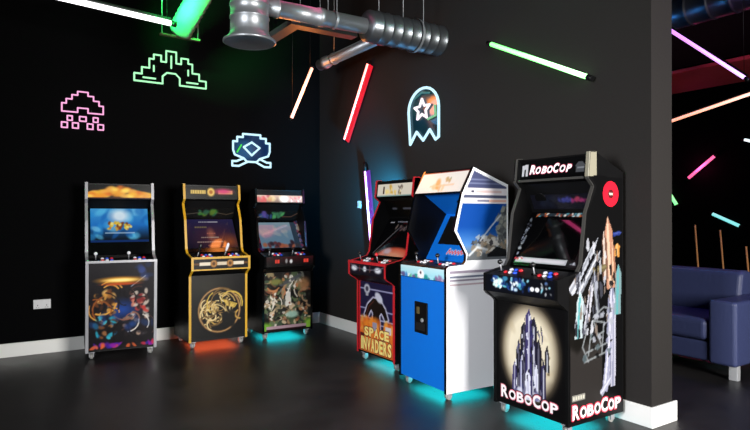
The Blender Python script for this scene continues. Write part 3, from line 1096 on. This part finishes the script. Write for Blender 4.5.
face_art(*between(*k['mq'], .02, .98), k['iw'], a6_marquee, ART_GLOSS, 'marquee', c6, extra=a6_mtext,
         mats=(mat('backlit_white_print', '#f6eef2', .4, emit=.55), mat('backlit_pink_print', '#c85068', .4, emit=.25)), bgc='#060607', res=.005)
for sx in (-1, 1):
    a, b = sorted((sx * .3255, sx * (.296 if sx > 0 else .31)))
    MB().prism([(.200, 1.66), (.218, 1.824), (.290, 1.828), (.29, 1.66)], a, b).build('marquee_end_cap', BEIGE if sx > 0 else BLACK, c6, .003)
MB().box((-.285, .205, 1.648), (.285, .225, 1.664)).build('marquee_rail', GREYTRIM, c6)
face_art(*between(k['b0'], k['b1'], .03, .98), k['iw'], a6_bezel, ART_GLOSS, 'bezel_art', c6, .003, bgc='#040405', res=.005)
face_art(*between(k['b0'], k['b1'], .17, .90), k['iw'] - .13, lambda a: a, mat('dark_screen_glass', '#040405', .04, vary=0), 'screen', c6, .006)
face_art(*between(*k['sp'], .12, .62), k['iw'] - .06, lambda a: a.blobs(26, 3, (.44, .5, .66, .72), ['#3a44a0', '#5a5ab8', '#2a3070'], .016, .7, .6)
         .blobs(24, 4, (.66, .5, .92, .72), ['#b83a7a', '#d84a6a', '#8a2a6a'], .016, .7, .6).blobs(12, 5, (.15, .3, .4, .8), ['#101830', '#1a2030'], .03, .7, .6),
         lit(.55), 'speaker_art', c6, .003, bgc='#08091a')  # blurred blue and pink band painted in for the marquee's reflection
MB().lathe([(0, .05), (.003, .05), (.004, .046)], Vector((-.18, .335, 1.53)), Vector((0, -.85, -.5)), 24).build('speaker_grille', BLACK, c6)
face_art(*k['cf'], k['iw'], a6_strip, ART, 'control_panel_front', c6, .003, res=.005)
face_art(k['fp'][0], k['fp'][1], k['iw'], a6_front, ART, 'front_panel', c6, extra=a6_ftext, mats=(T_WHITE, T_PINK, T_DARK), bgc='#0b0a0b', res=.005)
add_controls(c6, k['ct'][0], k['ct'][1], .65, ['red', 'white', 'blue'], ('black', 'black'))

# printed side of the tall machine: local depth d, height z
sart = Art(.56, 1.60, '#0a0a0b', .007)
g = lambda d, z: ((d - .01) / .56, (z - .09) / 1.60)
sart.poly([g(.02, .11), g(.34, .11), g(.34, .60), g(.02, .66)], '#35312f', .9)
sart.blobs(14, 41, (*g(.0, .6), *g(.30, .95)), ['#14120f', '#201c18'], .10, .8)
PE, TE, SI = '#c98f74', '#5fb0b4', '#aeb2c2'
# leaning crystals: foot (depth, height), tip, half width, colour, facet colour
for (d0, z0), (d1, z1), hw, c, c2_ in (
        ((.41, .30), (.45, .98), .045, '#8f92ac', '#d8d8e8'), ((.46, .26), (.47, .90), .025, '#d0d0e2', '#8f92ac'), ((.37, .24), (.43, .62), .03, '#a6a8c4', '#e4e4f0'),
        ((.44, .92), (.40, 1.40), .045, PE, '#e8c8ac'), ((.38, .98), (.36, 1.30), .03, '#7a5848', '#e8d8cc'), ((.47, .96), (.45, 1.24), .025, '#b07a60', '#e8c0a0'),
        ((.04, .92), (.30, 1.26), .022, '#c4c8d4', '#8a8e98'), ((.10, .90), (.33, 1.18), .024, '#8a8e98', '#e0e2ea'), ((.02, .92), (.12, 1.02), .03, '#d4d6e0', '#9a9ea8'),
        ((.10, .62), (.12, .92), .036, '#cfe0e4', TE), ((.17, .64), (.24, 1.0), .024, '#d8d8e4', '#7a7c88'), ((.51, .74), (.52, 1.08), .035, '#86a8ac', TE),
        ((.50, 1.13), (.51, 1.22), .028, '#e09a4a', '#f0c080'), ((.25, 1.04), (.40, 1.07), .026, '#6a5e40', '#8a7e58'), ((.46, 1.28), (.55, 1.29), .014, '#2a3a8a', '#4a5aa8'),
        ((.33, .23), (.45, .33), .022, '#b6b8d0', '#e4e4f0'), ((.30, .74), (.26, 1.06), .022, '#4a4c58', '#aeb2c2')):
    a_, b_ = Vector((d0, z0)), Vector((d1, z1))
    ax_ = (b_ - a_).normalized()
    nn = Vector((-ax_.y, ax_.x)) * hw
    m1 = a_ + (b_ - a_) * .8
    sart.poly([g(*(a_ + nn)), g(*(a_ - nn)), g(*(m1 - nn)), g(*b_), g(*(m1 + nn * .8))], c, .95)
    sart.poly([g(*(a_ + nn * .5)), g(*(a_ - nn * .2)), g(*(m1 - nn * .2)), g(*b_), g(*(m1 + nn * .4))], c2_, .9)
for pts in ([(.20, .50), (.24, .72), (.36, .70), (.34, .50)], [(.16, .46), (.38, .50)], [(.18, .52), (.40, .56)], [(.22, .60), (.36, .64)], [(.25, .72), (.33, .56)],
            [(.24, .74), (.36, .80), (.46, .78)], [(.20, .70), (.14, .56), (.20, .46)], [(.30, .78), (.24, 1.0)], [(.18, 1.20), (.33, 1.12)]):
    sart.line([g(*q) for q in pts], .012, '#9aa0a4', .9)
sart.shards(60, 43, (*g(.06, .64), *g(.50, 1.24)), ['#0c0c10', '#d4d6e0', '#4a4c58', '#8a7a70', '#16161c', '#b8bcc8'], .035, .85, up=True)
sart.shards(30, 44, (*g(.16, .46), *g(.44, .76)), ['#0a0a0b', '#15151a', '#b0b4c0', '#5a6a70'], .03, .8)
sp6 = [o for o in c6.children if o.name.startswith('side_panel')][-1]
pr = [(d, z) for d, z in k['prof']]
tmp = Art(.56, 1.60, '#000000', .007)
tmp.u, tmp.v = sart.u[:-1, :-1] + .5 / sart.nx, sart.v[:-1, :-1] + .5 / sart.ny
msk = tmp.inside([g(*q) for q in [(.012, .10), (.012, .83), (-.02, .88), (-.02, .99), (.12, 1.045), (.15, 1.09), (.195, 1.42), (.295, 1.60), (.24, 1.655), (.26, 1.67), (.56, 1.66), (.56, .10)]])
sart.a *= .80
smb = art_mb((.325 + .0012, .01, .09), (0, 1, 0), (0, 0, 1), sart, mask=msk)
disc(smb, .425, 1.46, .086, 1, .0012)
disc(smb, .425, 1.46, .030, 2, .0020)
panel_plate(smb, (.35 + .055, 1.452, .35 + .095, 1.468), 4, .0026)
panel_plate(smb, (.025, .135, .155, .175), 3, .001)
for i in range(5):
    panel_plate(smb, (.034 + .024 * i, .143, .050 + .024 * i, .167), 4, .0018)
for grow, mi, lift in ((.009, 1, .0010), (.006, 5, .0016), (0, 6, .0022)):
    put_text(smb, 'ROBOCOP', (.03, .02, .53, .110), mi, lift, .035, 0, HG, .12, grow)
smb.build('side_picture', [ART, T_RED, mat('maroon_print', '#5a0c14', .4), T_GREY, mat('pale_print', '#b9b6a8', .4), T_PINK, T_WHITE], sp6)
add_glow(c6, .65, .575, TEAL, 4.6)


# ------------------------------------------------------------------ neon signs
def neon(name, label, pts_lists, frame, col, emit, r, backing=None, extras=(), lamp=0):
    """frame = function (u, v) -> world point on the wall; tubes stand a little off the wall"""
    f, n = frame
    o = f(.5, 0)
    root = thing(name, label, 'neon sign', o, 0, 'neon signs on the walls')
    base = Vector(o)
    m = mat('neon_' + label[:10], '#101010', .3, emit=emit, ecol=col)

    def L(u, v, off=.03):
        return Vector(f(u, v)) - base + Vector(n) * off

    for pts, closed in pts_lists:
        MB().tube([L(*p) for p in pts], r, 8, 0, closed).build('neon_tube', m, root)
    for pts, closed, c, e, rr in extras:  # extra tubes, some of them painted reflections
        mm = mat('neon_%s_%s' % (label[:8], c), '#101010', .3, emit=e, ecol=lin(c))
        MB().tube([L(*p) for p in pts], rr, 8, 0, closed).build('neon_tube', mm, root)
    if lamp:
        d = bpy.data.lights.new('neon_lamp', 'POINT')
        d.energy, d.color, d.shadow_soft_size = lamp, (.12, .5, 1), .15
        lo = bpy.data.objects.new('neon_lamp', d)
        COL.objects.link(lo)
        lo.parent = root
        lo.location = L(.5, .6, .2)
    if backing:
        pts, bm_ = backing
        mb = MB()
        k_ = len(pts)
        mb.add([L(*p, .004) for p in pts] + [L(*p, .014) for p in pts],
               [list(range(k_)), list(range(2 * k_ - 1, k_ - 1, -1))] + [(i, (i + 1) % k_, k_ + (i + 1) % k_, k_ + i) for i in range(k_)])
        mb.build('backing_panel', bm_, root)
    for u, v in ((.3, .5), (.7, .5)):
        MB().cyl(L(u, v, .0), L(u, v, .03 if not backing else .005), .006, 8).build('standoff', BLACK, root)
    return root


def back_frame(x0, x1, z0, z1):
    return (lambda u, v: (x0 + (x1 - x0) * u, 0.0, z0 + (z1 - z0) * v)), (0, -1, 0)


def right_frame(y0, y1, z0, z1):
    return (lambda u, v: (0.0, y0 + (y1 - y0) * u, z0 + (z1 - z0) * v)), (-1, 0, 0)


def sq(u, v, a, b):
    return [(u - a, v - b), (u - a, v + b), (u + a, v + b), (u + a, v - b)]


clear = mat('dark_acrylic', '#06080c', .08, vary=.03)
# pink: a stepped cloud with square raindrops
neon('neon_sign', 'pink neon sign, a stepped cloud outline over little squares, left end of back wall', [
    ([(.12, .44), (.02, .44), (.02, .66), (.12, .66), (.12, .78), (.25, .78), (.25, .90), (.38, .90), (.38, 1.0), (.62, 1.0), (.62, .90), (.75, .90), (.75, .78),
      (.88, .78), (.88, .66), (.98, .66), (.98, .44), (.62, .44), (.62, .56), (.38, .56), (.38, .44)], True),
    (sq(.08, .08, .065, .07), True), (sq(.33, .08, .065, .07), True), (sq(.67, .08, .065, .07), True), (sq(.92, .08, .065, .07), True),
    (sq(.20, .27, .055, .06), True), (sq(.50, .27, .075, .06), True), (sq(.80, .27, .055, .06), True)],
     back_frame(-3.035, -2.625, 2.32, 2.71), (1.0, .42, .74), 1.15, .0075)
# green: a stepped three-towered castle outline
neon('neon_sign', 'green neon sign, a wide stepped castle outline high on the back wall', [
    ([(0, .0), (0, .22), (.10, .22), (.10, .42), (.20, .42), (.20, .70), (.26, .70), (.26, .84), (.36, .84), (.36, .66), (.43, .66), (.43, 1.0), (.57, 1.0), (.57, .66),
      (.64, .66), (.64, .84), (.74, .84), (.74, .70), (.80, .70), (.80, .42), (.90, .42), (.90, .22), (1.0, .22), (1.0, 0), (.62, 0), (.62, .22), (.56, .34), (.44, .34), (.38, .22), (.38, 0)], True),
    ([(.12, .12), (.28, .12)], False), ([(.72, .12), (.88, .12)], False), ([(.26, .34), (.26, .5)], False), ([(.74, .34), (.74, .5)], False), ([(.5, .5), (.5, .86)], False)],
     back_frame(-2.32, -1.525, 2.90, 3.275), (.42, 1.0, .52), 1.25, .0095)
# blue: a stepped gem on a stand
bo = [(.30, .26), (.08, .36), (.04, .50), (.04, .76), (.14, .76), (.14, .90), (.28, .90), (.28, 1.0), (.72, 1.0), (.72, .90), (.86, .90), (.86, .76), (.96, .76), (.96, .50), (.92, .36), (.70, .26), (.62, .16), (.38, .16)]
neon('neon_sign', 'pale blue neon sign, a stepped gem outline on short legs, near the room corner', [
    (bo, True), ([(.30, .26), (.12, .16), (.02, .16), (.02, .02), (.18, .02), (.40, .16)], False), ([(.70, .26), (.88, .16), (.98, .16), (.98, .02), (.82, .02), (.60, .16)], False),
    ([(.30, .60), (.50, .36), (.70, .60), (.50, .76)], True)],
     back_frame(-1.215, -.70, 2.005, 2.405), (.55, .85, 1.0), 1.3, .0125, (bo, mat('glow_blue_acrylic', '#0e2546', .1, vary=.03)),  # bluish tube glow put into the clear acrylic's colour
     [([(.14, .44), (.24, .66)], False, '#40d048', 1.2, .010)])  # green reflection in the acrylic, drawn as a glowing stroke
# pale blue arch with a zigzag hem on the right wall
arc = [(.5 - .5 * math.cos(t * math.pi / 14), .60 + .40 * math.sin(t * math.pi / 14)) for t in range(15)]
hem = [(1, .04), (.90, .0), (.72, .20), (.50, .02), (.28, .20), (.06, -.02)]
ring = [(.46 + (.26 if t % 2 == 0 else .13) * math.sin(t * .6283), .60 + (.20 if t % 2 == 0 else .085) * math.cos(t * .6283)) for t in range(10)]
leaf = [(.60, .48), (.78, .46), (.90, .62), (.80, .76), (.62, .72)]
neon('neon_sign', 'pale blue neon arch with a star inside and zigzag hem on the right wall', [(arc + hem, True)],
     right_frame(-2.005, -2.49, 2.15, 2.685), (.50, .86, 1.0), 1.35, .0135, (arc + hem, mat('teal_acrylic', '#123036', .1, vary=.03)),
     [(ring, True, '#f4e4ec', 1.4, .013), ([(.66, .40), (.90, .44), (.88, .62)], False, '#8ad8a0', .8, .012), ([(.2, .84), (.45, .92), (.7, .88)], False, '#4a9a98', .5, .010)], lamp=3.5)  # star is a tube; green strokes paint reflections in the acrylic


# ------------------------------------------------------------------ LED tube lights
def tube_light(label, p0, p1, face, col, emit, hot=None, r=.018, wall_n=None, wires=False, group='coloured tube lights', cap=.05, side=None, lamp=0, top=None):
    """slim tube lamp from p0 to p1"""
    p0, p1 = Vector(p0), Vector(p1)
    mid = (p0 + p1) / 2
    root = thing('tube_light', label, 'tube light', mid, 0, group)
    a, b = p0 - mid, p1 - mid
    ax = (b - a).normalized()
    nm = Vector(wall_n) if wall_n else Vector(face)
    nm = (nm - ax * nm.dot(ax)).normalized()
    sd = ax.cross(nm)
    m = mat('glow_' + label[:22], '#ffffff', .4, emit=emit, ecol=hot or col)
    MB().cyl(a + nm * .0, b + nm * .0, r, 14).build('diffuser', m, root)
    hb = MB()
    off = nm * (-r * 1.15)
    q = [off + sd * (r * .8), off - sd * (r * .8), off - sd * (r * .8) - nm * .016, off + sd * (r * .8) - nm * .016]
    hb.add([a + v for v in q] + [b + v for v in q], [(0, 1, 2, 3), (7, 6, 5, 4), (0, 4, 5, 1), (1, 5, 6, 2), (2, 6, 7, 3), (3, 7, 4, 0)])
    hb.build('housing', BLACK, root)
    if side:
        sb = MB()
        w_ = side[1]
        q = [sd * side[2] * r * .9 + nm * r * .3, sd * side[2] * w_ + nm * r * .1, sd * side[2] * w_ - nm * r, sd * side[2] * r * .9 - nm * r]
        sb.add([a + v for v in q] + [b + v for v in q], [(0, 1, 2, 3), (7, 6, 5, 4), (0, 4, 5, 1), (1, 5, 6, 2), (2, 6, 7, 3), (3, 7, 4, 0)])
        sb.build('side_diffuser', mat('sideglow_' + label[:22], '#200408', .4, emit=side[3], ecol=side[0]), root)
    for p, d in ((a, -ax), (b, ax)):
        MB().cyl(p, p + d * cap, r * 1.08, 14).build('end_cap', BLACK, root)
    if lamp:
        d = bpy.data.lights.new('tube_lamp', 'POINT')
        d.energy, d.color, d.shadow_soft_size = lamp, col, .12
        o = bpy.data.objects.new('tube_lamp', d)
        COL.objects.link(o)
        o.parent = root
        o.location = nm * .16
    if wires:
        for p, sgn in ((a, 1), (b, -1)):
            q = p + ax * sgn * .04
            MB().cyl(q - nm * (r * 1.15 + .012), Vector((q.x, q.y, (top or H) - mid.z)), .0025, 6).build('suspension_wire', BLACK, root)
    return root


UPF = (0, 0, -1)
tube_light('long white tube light hanging at the upper left', (-3.25, -1.2, 3.282), (-2.225, -1.2, 3.222), UPF, (1, 1, 1), 1.8, (1, .98, 1), .026, wires=True)
tube_light('green tube light slanting on the right wall above the tall machine', (-.044, -3.215, 2.885), (-.044, -4.185, 2.41), (-1, 0, 0), (.1, 1, .15), 3.0, (.12, 1.0, .13), .019, (-1, 0, 0))
tube_light('red tube light slanting on the right wall near the room corner', (-.06, -1.28, 3.135), (-.06, -.755, 2.335), (-1, 0, 0), (1, .02, .03), 3.2, (1.0, .17, .13), .019, (-1, 0, 0),
           side=((1, .012, .03), .085, -1, .85), cap=.03, lamp=2.0)
tube_light('orange tube light hanging in front of the corner under the thin duct', (-.735, -1.2, 3.005), (-.978, -1.2, 2.44), (-.3, -1, 0), (1, .28, .05), 2.2, (1.0, .28, .14), .017, wires=True, cap=.025, lamp=12)
tube_light('violet tube light standing against the right wall behind the red edged machine', (-.05, -1.205, 1.915), (-.05, -1.345, .95), (-1, 0, 0), (.6, .1, 1), 2.6, (.8, .22, 1.0), .017, (-1, 0, 0),
           side=((.22, .02, .62), .075, -1, .7), cap=.11)
# beyond the wall end
tube_light('long violet tube light hanging beyond the wall end, above the sofa', (2.55, -3.25, 3.49), (2.55, -4.072, 2.761), UPF, (.75, .3, 1), 1.8, (.62, .24, .9), .019, wires=True)
tube_light('peach tube light hanging under the red panel beyond the wall end', (3.0, -3.0, 2.50), (3.0, -4.10, 2.72), UPF, (1, .5, .3), 1.6, (1.0, .36, .22), .017, wires=True, top=3.0)
tube_light('pink tube light on the far wall, upper of the three above the sofa', (7.95, -.586, 2.163), (7.95, -1.086, 2.558), (-1, 0, 0), (1, .05, .3), 1.4, (1.0, .10, .30), .030, (-1, 0, 0), lamp=6)
tube_light('green tube light on the far wall half hidden behind the wall end', (7.95, .0 - .06, 2.08), (7.95, -.342, 1.63), (-1, 0, 0), (.1, 1, .2), 1.4, (.2, 1, .3), .034, (-1, 0, 0))
tube_light('cyan tube light on the far wall just above the sofa back', (7.95, -1.048, 1.446), (7.95, -1.532, 1.222), (-1, 0, 0), (.1, .9, 1), 1.0, (.22, .85, .85), .030, (-1, 0, 0))
tube_light('white tube light on the far wall at the right edge', (7.95, -1.62, 2.81), (7.95, -2.2, 2.60), (-1, 0, 0), (1, 1, 1), 1.2, (.8, .95, 1), .026, (-1, 0, 0))
# unseen tubes; those called added only light the ducts and red panel
tube_light('pink tube light hanging over the large duct, above the frame', (-1.30, -2.2, 3.55), (-1.68, -2.95, 3.36), UPF, (1, .05, .35), 5, (1, .06, .30), .022, wires=True)
tube_light('green tube light hanging over the ribbed duct, above the frame', (-1.0, -4.0, 3.52), (-.15, -4.0, 3.52), UPF, (.1, 1, .1), 7, (.08, 1, .12), .022, wires=True)
tube_light('blue tube light hanging before the ribbed duct, above the frame', (-1.1, -3.6, 3.30), (-.25, -3.6, 3.24), UPF, (.1, .5, 1), 7, (.12, .5, 1), .024, wires=True)  # added for a blue highlight on the duct
gt = tube_light('green tube light beside the foil duct, above the frame', (-2.80, -1.85, 3.36), (-2.20, -1.85, 3.36), UPF, (.05, 1, .2), 14, (.02, 1, .14), .024, wires=True)
d = bpy.data.lights.new('tube_lamp', 'AREA')  # added beam lamp, throws extra green onto the foil duct
d.shape, d.size, d.size_y, d.energy, d.color, d.spread = 'RECTANGLE', .4, .05, 26, (.02, 1, .14), R(45)
o = bpy.data.objects.new('tube_lamp', d)
COL.objects.link(o)
o.parent = gt
o.location = (.05, .05, -.03)
o.rotation_euler = Vector((.50, .85, .10)).to_track_quat('-Z', 'Y').to_euler()
tube_light('purple tube light by the far duct, above the frame', (2.6, -4.35, 3.46), (2.6, -5.25, 3.46), UPF, (.4, .1, 1), 70, (.35, .08, 1), .024, wires=True)  # added to tint the right part of the far duct purple
tube_light('red tube light under the red panel, hidden behind the wall end', (2.6, -2.2, 2.55), (3.4, -2.2, 2.55), UPF, (1, .05, .05), 16, (1, .06, .06), .022, wires=True)  # added out of sight to redden the hanging panel


tube_light('blue tube light under the far duct, hidden behind the wall end', (2.6, -2.0, 3.3), (2.6, -2.9, 3.3), UPF, (.1, .4, 1), 40, (.06, .35, 1), .022, wires=True)  # added out of sight to tint the far duct blue


# ------------------------------------------------------------------ ducts, beam
def hanger(root, p, r, top=H):
    MB().cyl((p[0], p[1] - r, p[2]), (p[0], p[1] - r, top - root.location.z), .004, 8).build('hanger_rod', STEEL, root)
    MB().cyl((p[0], p[1] + r, p[2]), (p[0], p[1] + r, top - root.location.z), .004, 8).build('hanger_rod', STEEL, root)


# bell mouthed vent with the round duct that runs into the right wall
dz, dy = 3.085, -2.465
vt = thing('ventilation_duct', 'large silver ventilation duct with a round bell outlet, running into the right wall', 'duct', (-1.94, dy, dz))
MB().lathe([(-.315, .200), (-.310, .208), (-.295, .205), (-.270, .170), (-.235, .152), (-.225, .15), (-.13, .15), (-.125, .156), (-.115, .156), (-.11, .15), (-.03, .15), (-.025, .156), (-.015, .156),
            (-.01, .15), (.06, .15)], (0, 0, 0), (0, 0, 1), 36, closed=False).build('bell_outlet', STEEL, vt)
MB().lathe([(-.312, .200), (-.30, .150), (-.285, .09), (-.28, .03), (-.279, .001)], (0, 0, 0), (0, 0, 1), 36, closed=False).build('outlet_grille', mat('dull_grille_steel', '#6a6e74', .4, .7), vt)
MB().lathe([(0, .15), (.008, .157), (.02, .157), (.03, .15), (.30, .15), (.308, .157), (.32, .157), (.33, .15)], (-.0, 0, .05), (.32, 0, 1), 32).build('elbow', STEEL, vt)
MB().lathe([(0, .15), (1.0 - .05, .15)], (.105, 0, .36), (0, 0, 1), 32).build('riser', STEEL, vt)
MB().lathe([(.12, .07), (.22, .07), (.222, .078), (.24, .078), (.242, .07), (.60, .07), (.602, .077), (.66, .077), (.662, .07), (1.09, .07)], (0, 0, .0), (1, 0, .012), 28).build('round_duct', STEEL, vt)
pr = [(0, .075), (.02, .135)]
for i in range(8):
    x = .03 + i * .105
    pr += [(x, .140), (x + .072, .140), (x + .080, .146), (x + .092, .146), (x + .10, .140)]
pr += [(.862, .14)]
MB().lathe(pr, (1.078, 0, .02), (1, 0, 0), 36).build('ribbed_duct', mat('dark_ribbed_steel', '#6c7074', .36, .85, vary=.1, bump=.1, scale=14), vt)
for x, rr in ((.75, .078), (1.62, .158)):
    z = .02 if x > 1 else .008
    MB().lathe([(0, rr), (.024, rr)], (x, 0, z), (1, 0, 0), 28, closed=False).build('hanger_bracket', STEEL, vt)
    hanger(vt, (x, 0, z), rr)

td = thing('thin_duct', 'thin steel duct running from the ribbed duct back to the room corner', 'duct', (-.44, -1.6, 3.16))
MB().lathe([(0, .062), (.10, .062), (.102, .070), (.17, .070), (.172, .058), (1.44, .058)], (0, .76, 0), (0, -1, 0), 24).build('pipe', STEEL, td)
MB().lathe([(0, .001), (.004, .05), (.02, .062), (.022, .064)], (0, .775, 0), (0, -1, 0), 24, closed=False).build('end_cap', mat('lilac_cap', '#a79fb4', .35, .3), td)
for y in (.45, -.45):
    MB().lathe([(0, .066), (.03, .066)], (0, y, 0), (0, -1, 0), 20).build('clamp', REDTRIM if y < 0 else STEEL, td)
    MB().cyl((0, y - .015, .062), (0, y - .015, H - 3.16), .004, 8).build('hanger_rod', STEEL, td)

fo = thing('flexible_duct', 'flexible foil duct lit bright green at the upper left', 'duct', (-2.03, -.8, 3.29))
q0, q1 = Vector((0, 0, 0)), Vector((.10, -.45, .30))
L = (q1 * 2.2).length
pr = []
for i in range(40):
    pr.append((L * i / 39, .118 if i % 2 else .108))
MB().lathe(pr, q0, q1, 28).build('foil_hose', mat('crinkled_foil', '#a8acae', .32, .55, bump=.5, scale=26), fo)
MB().box((-.20, -.02, -.075), (.20, .02, -.055)).build('support_bar', mat('brown_angle', '#5a4a34', .5), fo)
for x in (-.18, .18):
    MB().cyl((x, 0, -.06), (x, 0, H - 3.29), .004, 8).build('hanger_rod', STEEL, fo)

bm_ = thing('cable_tray', 'grey angled cable tray hanging between the bell outlet and thin duct', 'cable tray', (-1.26, -1.86, 3.2))
MB().box((-.06, .06, -.015), (.06, .75, .0)).box((-.06, .06, 0), (-.052, .75, .04)).box((.052, .06, 0), (.06, .75, .04)).build('tray_arm', mat('grey_tray_steel', '#6a6b6e', .5, .5), bm_)
MB().box((-.06, -.06, -.015), (.66, .06, .0)).box((-.06, -.06, 0), (.66, -.052, .04)).box((-.06, .052, 0), (.66, .06, .04)).build('tray_run', mat('grey_tray_steel'), bm_)
for x, y in ((-.04, .70), (.04, .70), (.06, .0), (.30, .05)):
    MB().cyl((x, y, -.015), (x, y, H - 3.2), .003, 8).build('hanger_rod', STEEL, bm_)

fd = thing('ribbed_duct', 'ribbed ceiling duct lit blue and purple beyond the wall end', 'duct', (3.1, -3.6, 3.80))
pr = [(0, .19)]
for i in range(12):
    x = .02 + i * .24
    pr += [(x, .19), (x + .20, .19), (x + .205, .198), (x + .22, .198), (x + .225, .19)]
MB().lathe(pr, (0, 1.3, 0), (0, -1, 0), 30).build('duct_body', mat('dark_ribbed_steel'), fd)
for y in (.9, -.9):
    MB().cyl((0, y, .20), (0, y, H - 3.80), .005, 8).build('hanger_rod', STEEL, fd)

rp = thing('ceiling_panel', 'dark red hanging ceiling panel beyond the wall end', 'ceiling panel', (3.2, -3.4, 3.0))
MB().box((-.42, -1.5, 0), (.62, 1.0, .04)).build('panel', mat('red_lit_panel', '#8a1620', .6), rp, .004)  # red of the tube light put into the panel's base colour
for x in (-.35, .55):
    for y in (-1.3, .8):
        MB().cyl((x, y, .04), (x, y, H - 3.0), .004, 8).build('hanger_rod', STEEL, rp)

# ------------------------------------------------------------------ wall plates
sk = thing('wall_socket', 'white double wall socket low on the back wall', 'socket', (-3.2, 0, .505))
MB().box((-.078, -.010, -.047), (.078, 0, .047)).build('face_plate', mat('white_plastic', '#cfcfd2', .4), sk, .003)
for x in (-.04, .04):
    MB().box((x - .012, -.013, .012), (x + .004, -.009, .03)).build('rocker', mat('white_plastic'), sk)
    MB().box((x - .003, -.0108, -.018), (x + .003, -.0098, -.006)).box((x - .014, -.0108, -.034), (x - .006, -.0098, -.03)).box((x + .006, -.0108, -.034), (x + .014, -.0098, -.03)).build('pin_holes', BLACK, sk)
sw = thing('light_switch', 'small white light switch on the right wall beside violet tube', 'switch', (0, -1.0, 1.54))
MB().box((-.010, -.036, -.042), (0, .036, .042)).build('face_plate', mat('white_plastic'), sw, .003)
MB().box((-.014, -.010, -.016), (-.009, .010, .016)).build('rocker', mat('white_plastic'), sw)

# ------------------------------------------------------------------ sofa and poles beyond the wall end
LEA = mat('navy_leather', '#3a4268', .38, vary=.1, bump=.25, scale=30)
so = thing('sofa', 'navy blue leather sofa with square arms and chrome legs', 'sofa', (1.58, -3.44, 0))
MB().box((.02, -.76, .13), (.86, .76, .30)).build('seat_base', LEA, so, .02, 3)
for y0, y1 in ((-.755, -.005), (.005, .755)):
    MB().box((.0, y0, .305), (.66, y1, .50)).build('seat_cushion', LEA, so, .05, 4)
for y0, y1 in ((-.755, -.005), (.005, .755)):
    MB().prism([(.56, .42), (.64, .87), (.70, .89), (.84, .88), (.86, .30), (.60, .30)], y0, y1).build('back_cushion', LEA, so, .04, 4)
for o in [c for c in so.children if c.name.startswith('back_cushion')]:
    for v in o.data.vertices:
        x, y, z = v.co
        v.co = (y, x, z)
    o.data.flip_normals()
for y0, y1 in ((-1.0, -.765), (.765, 1.0)):
    MB().box((.0, y0, .12), (.86, y1, .675)).build('arm', LEA, so, .03, 4)
for x in (.05, .78):
    for y in (-.95, .90):
        MB().box((x, y - .035, 0), (x + .055, y + .035, .125)).build('leg', mat('chrome', '#c8cacd', .3, .35), so, .003)

POLE = mat('brown_wood', '#a0703c', .5)
for (x, ya, yb, zt, l) in ((2.56, -3.575, -3.67, 1.31, 'thin brown pole behind the sofa back, nearest the wall end'),
                           (2.62, -3.80, -3.90, 1.26, 'thin brown pole behind the sofa back, middle one of three'),
                           (2.66, -4.03, -4.12, 1.10, 'thin brown pole behind the sofa back, shortest and nearest the right edge')):
    tag(MB().cyl((x, yb, 0), (x, ya, zt), .009, 10).build('pole', POLE), l, 'pole', 'thin poles behind the sofa')
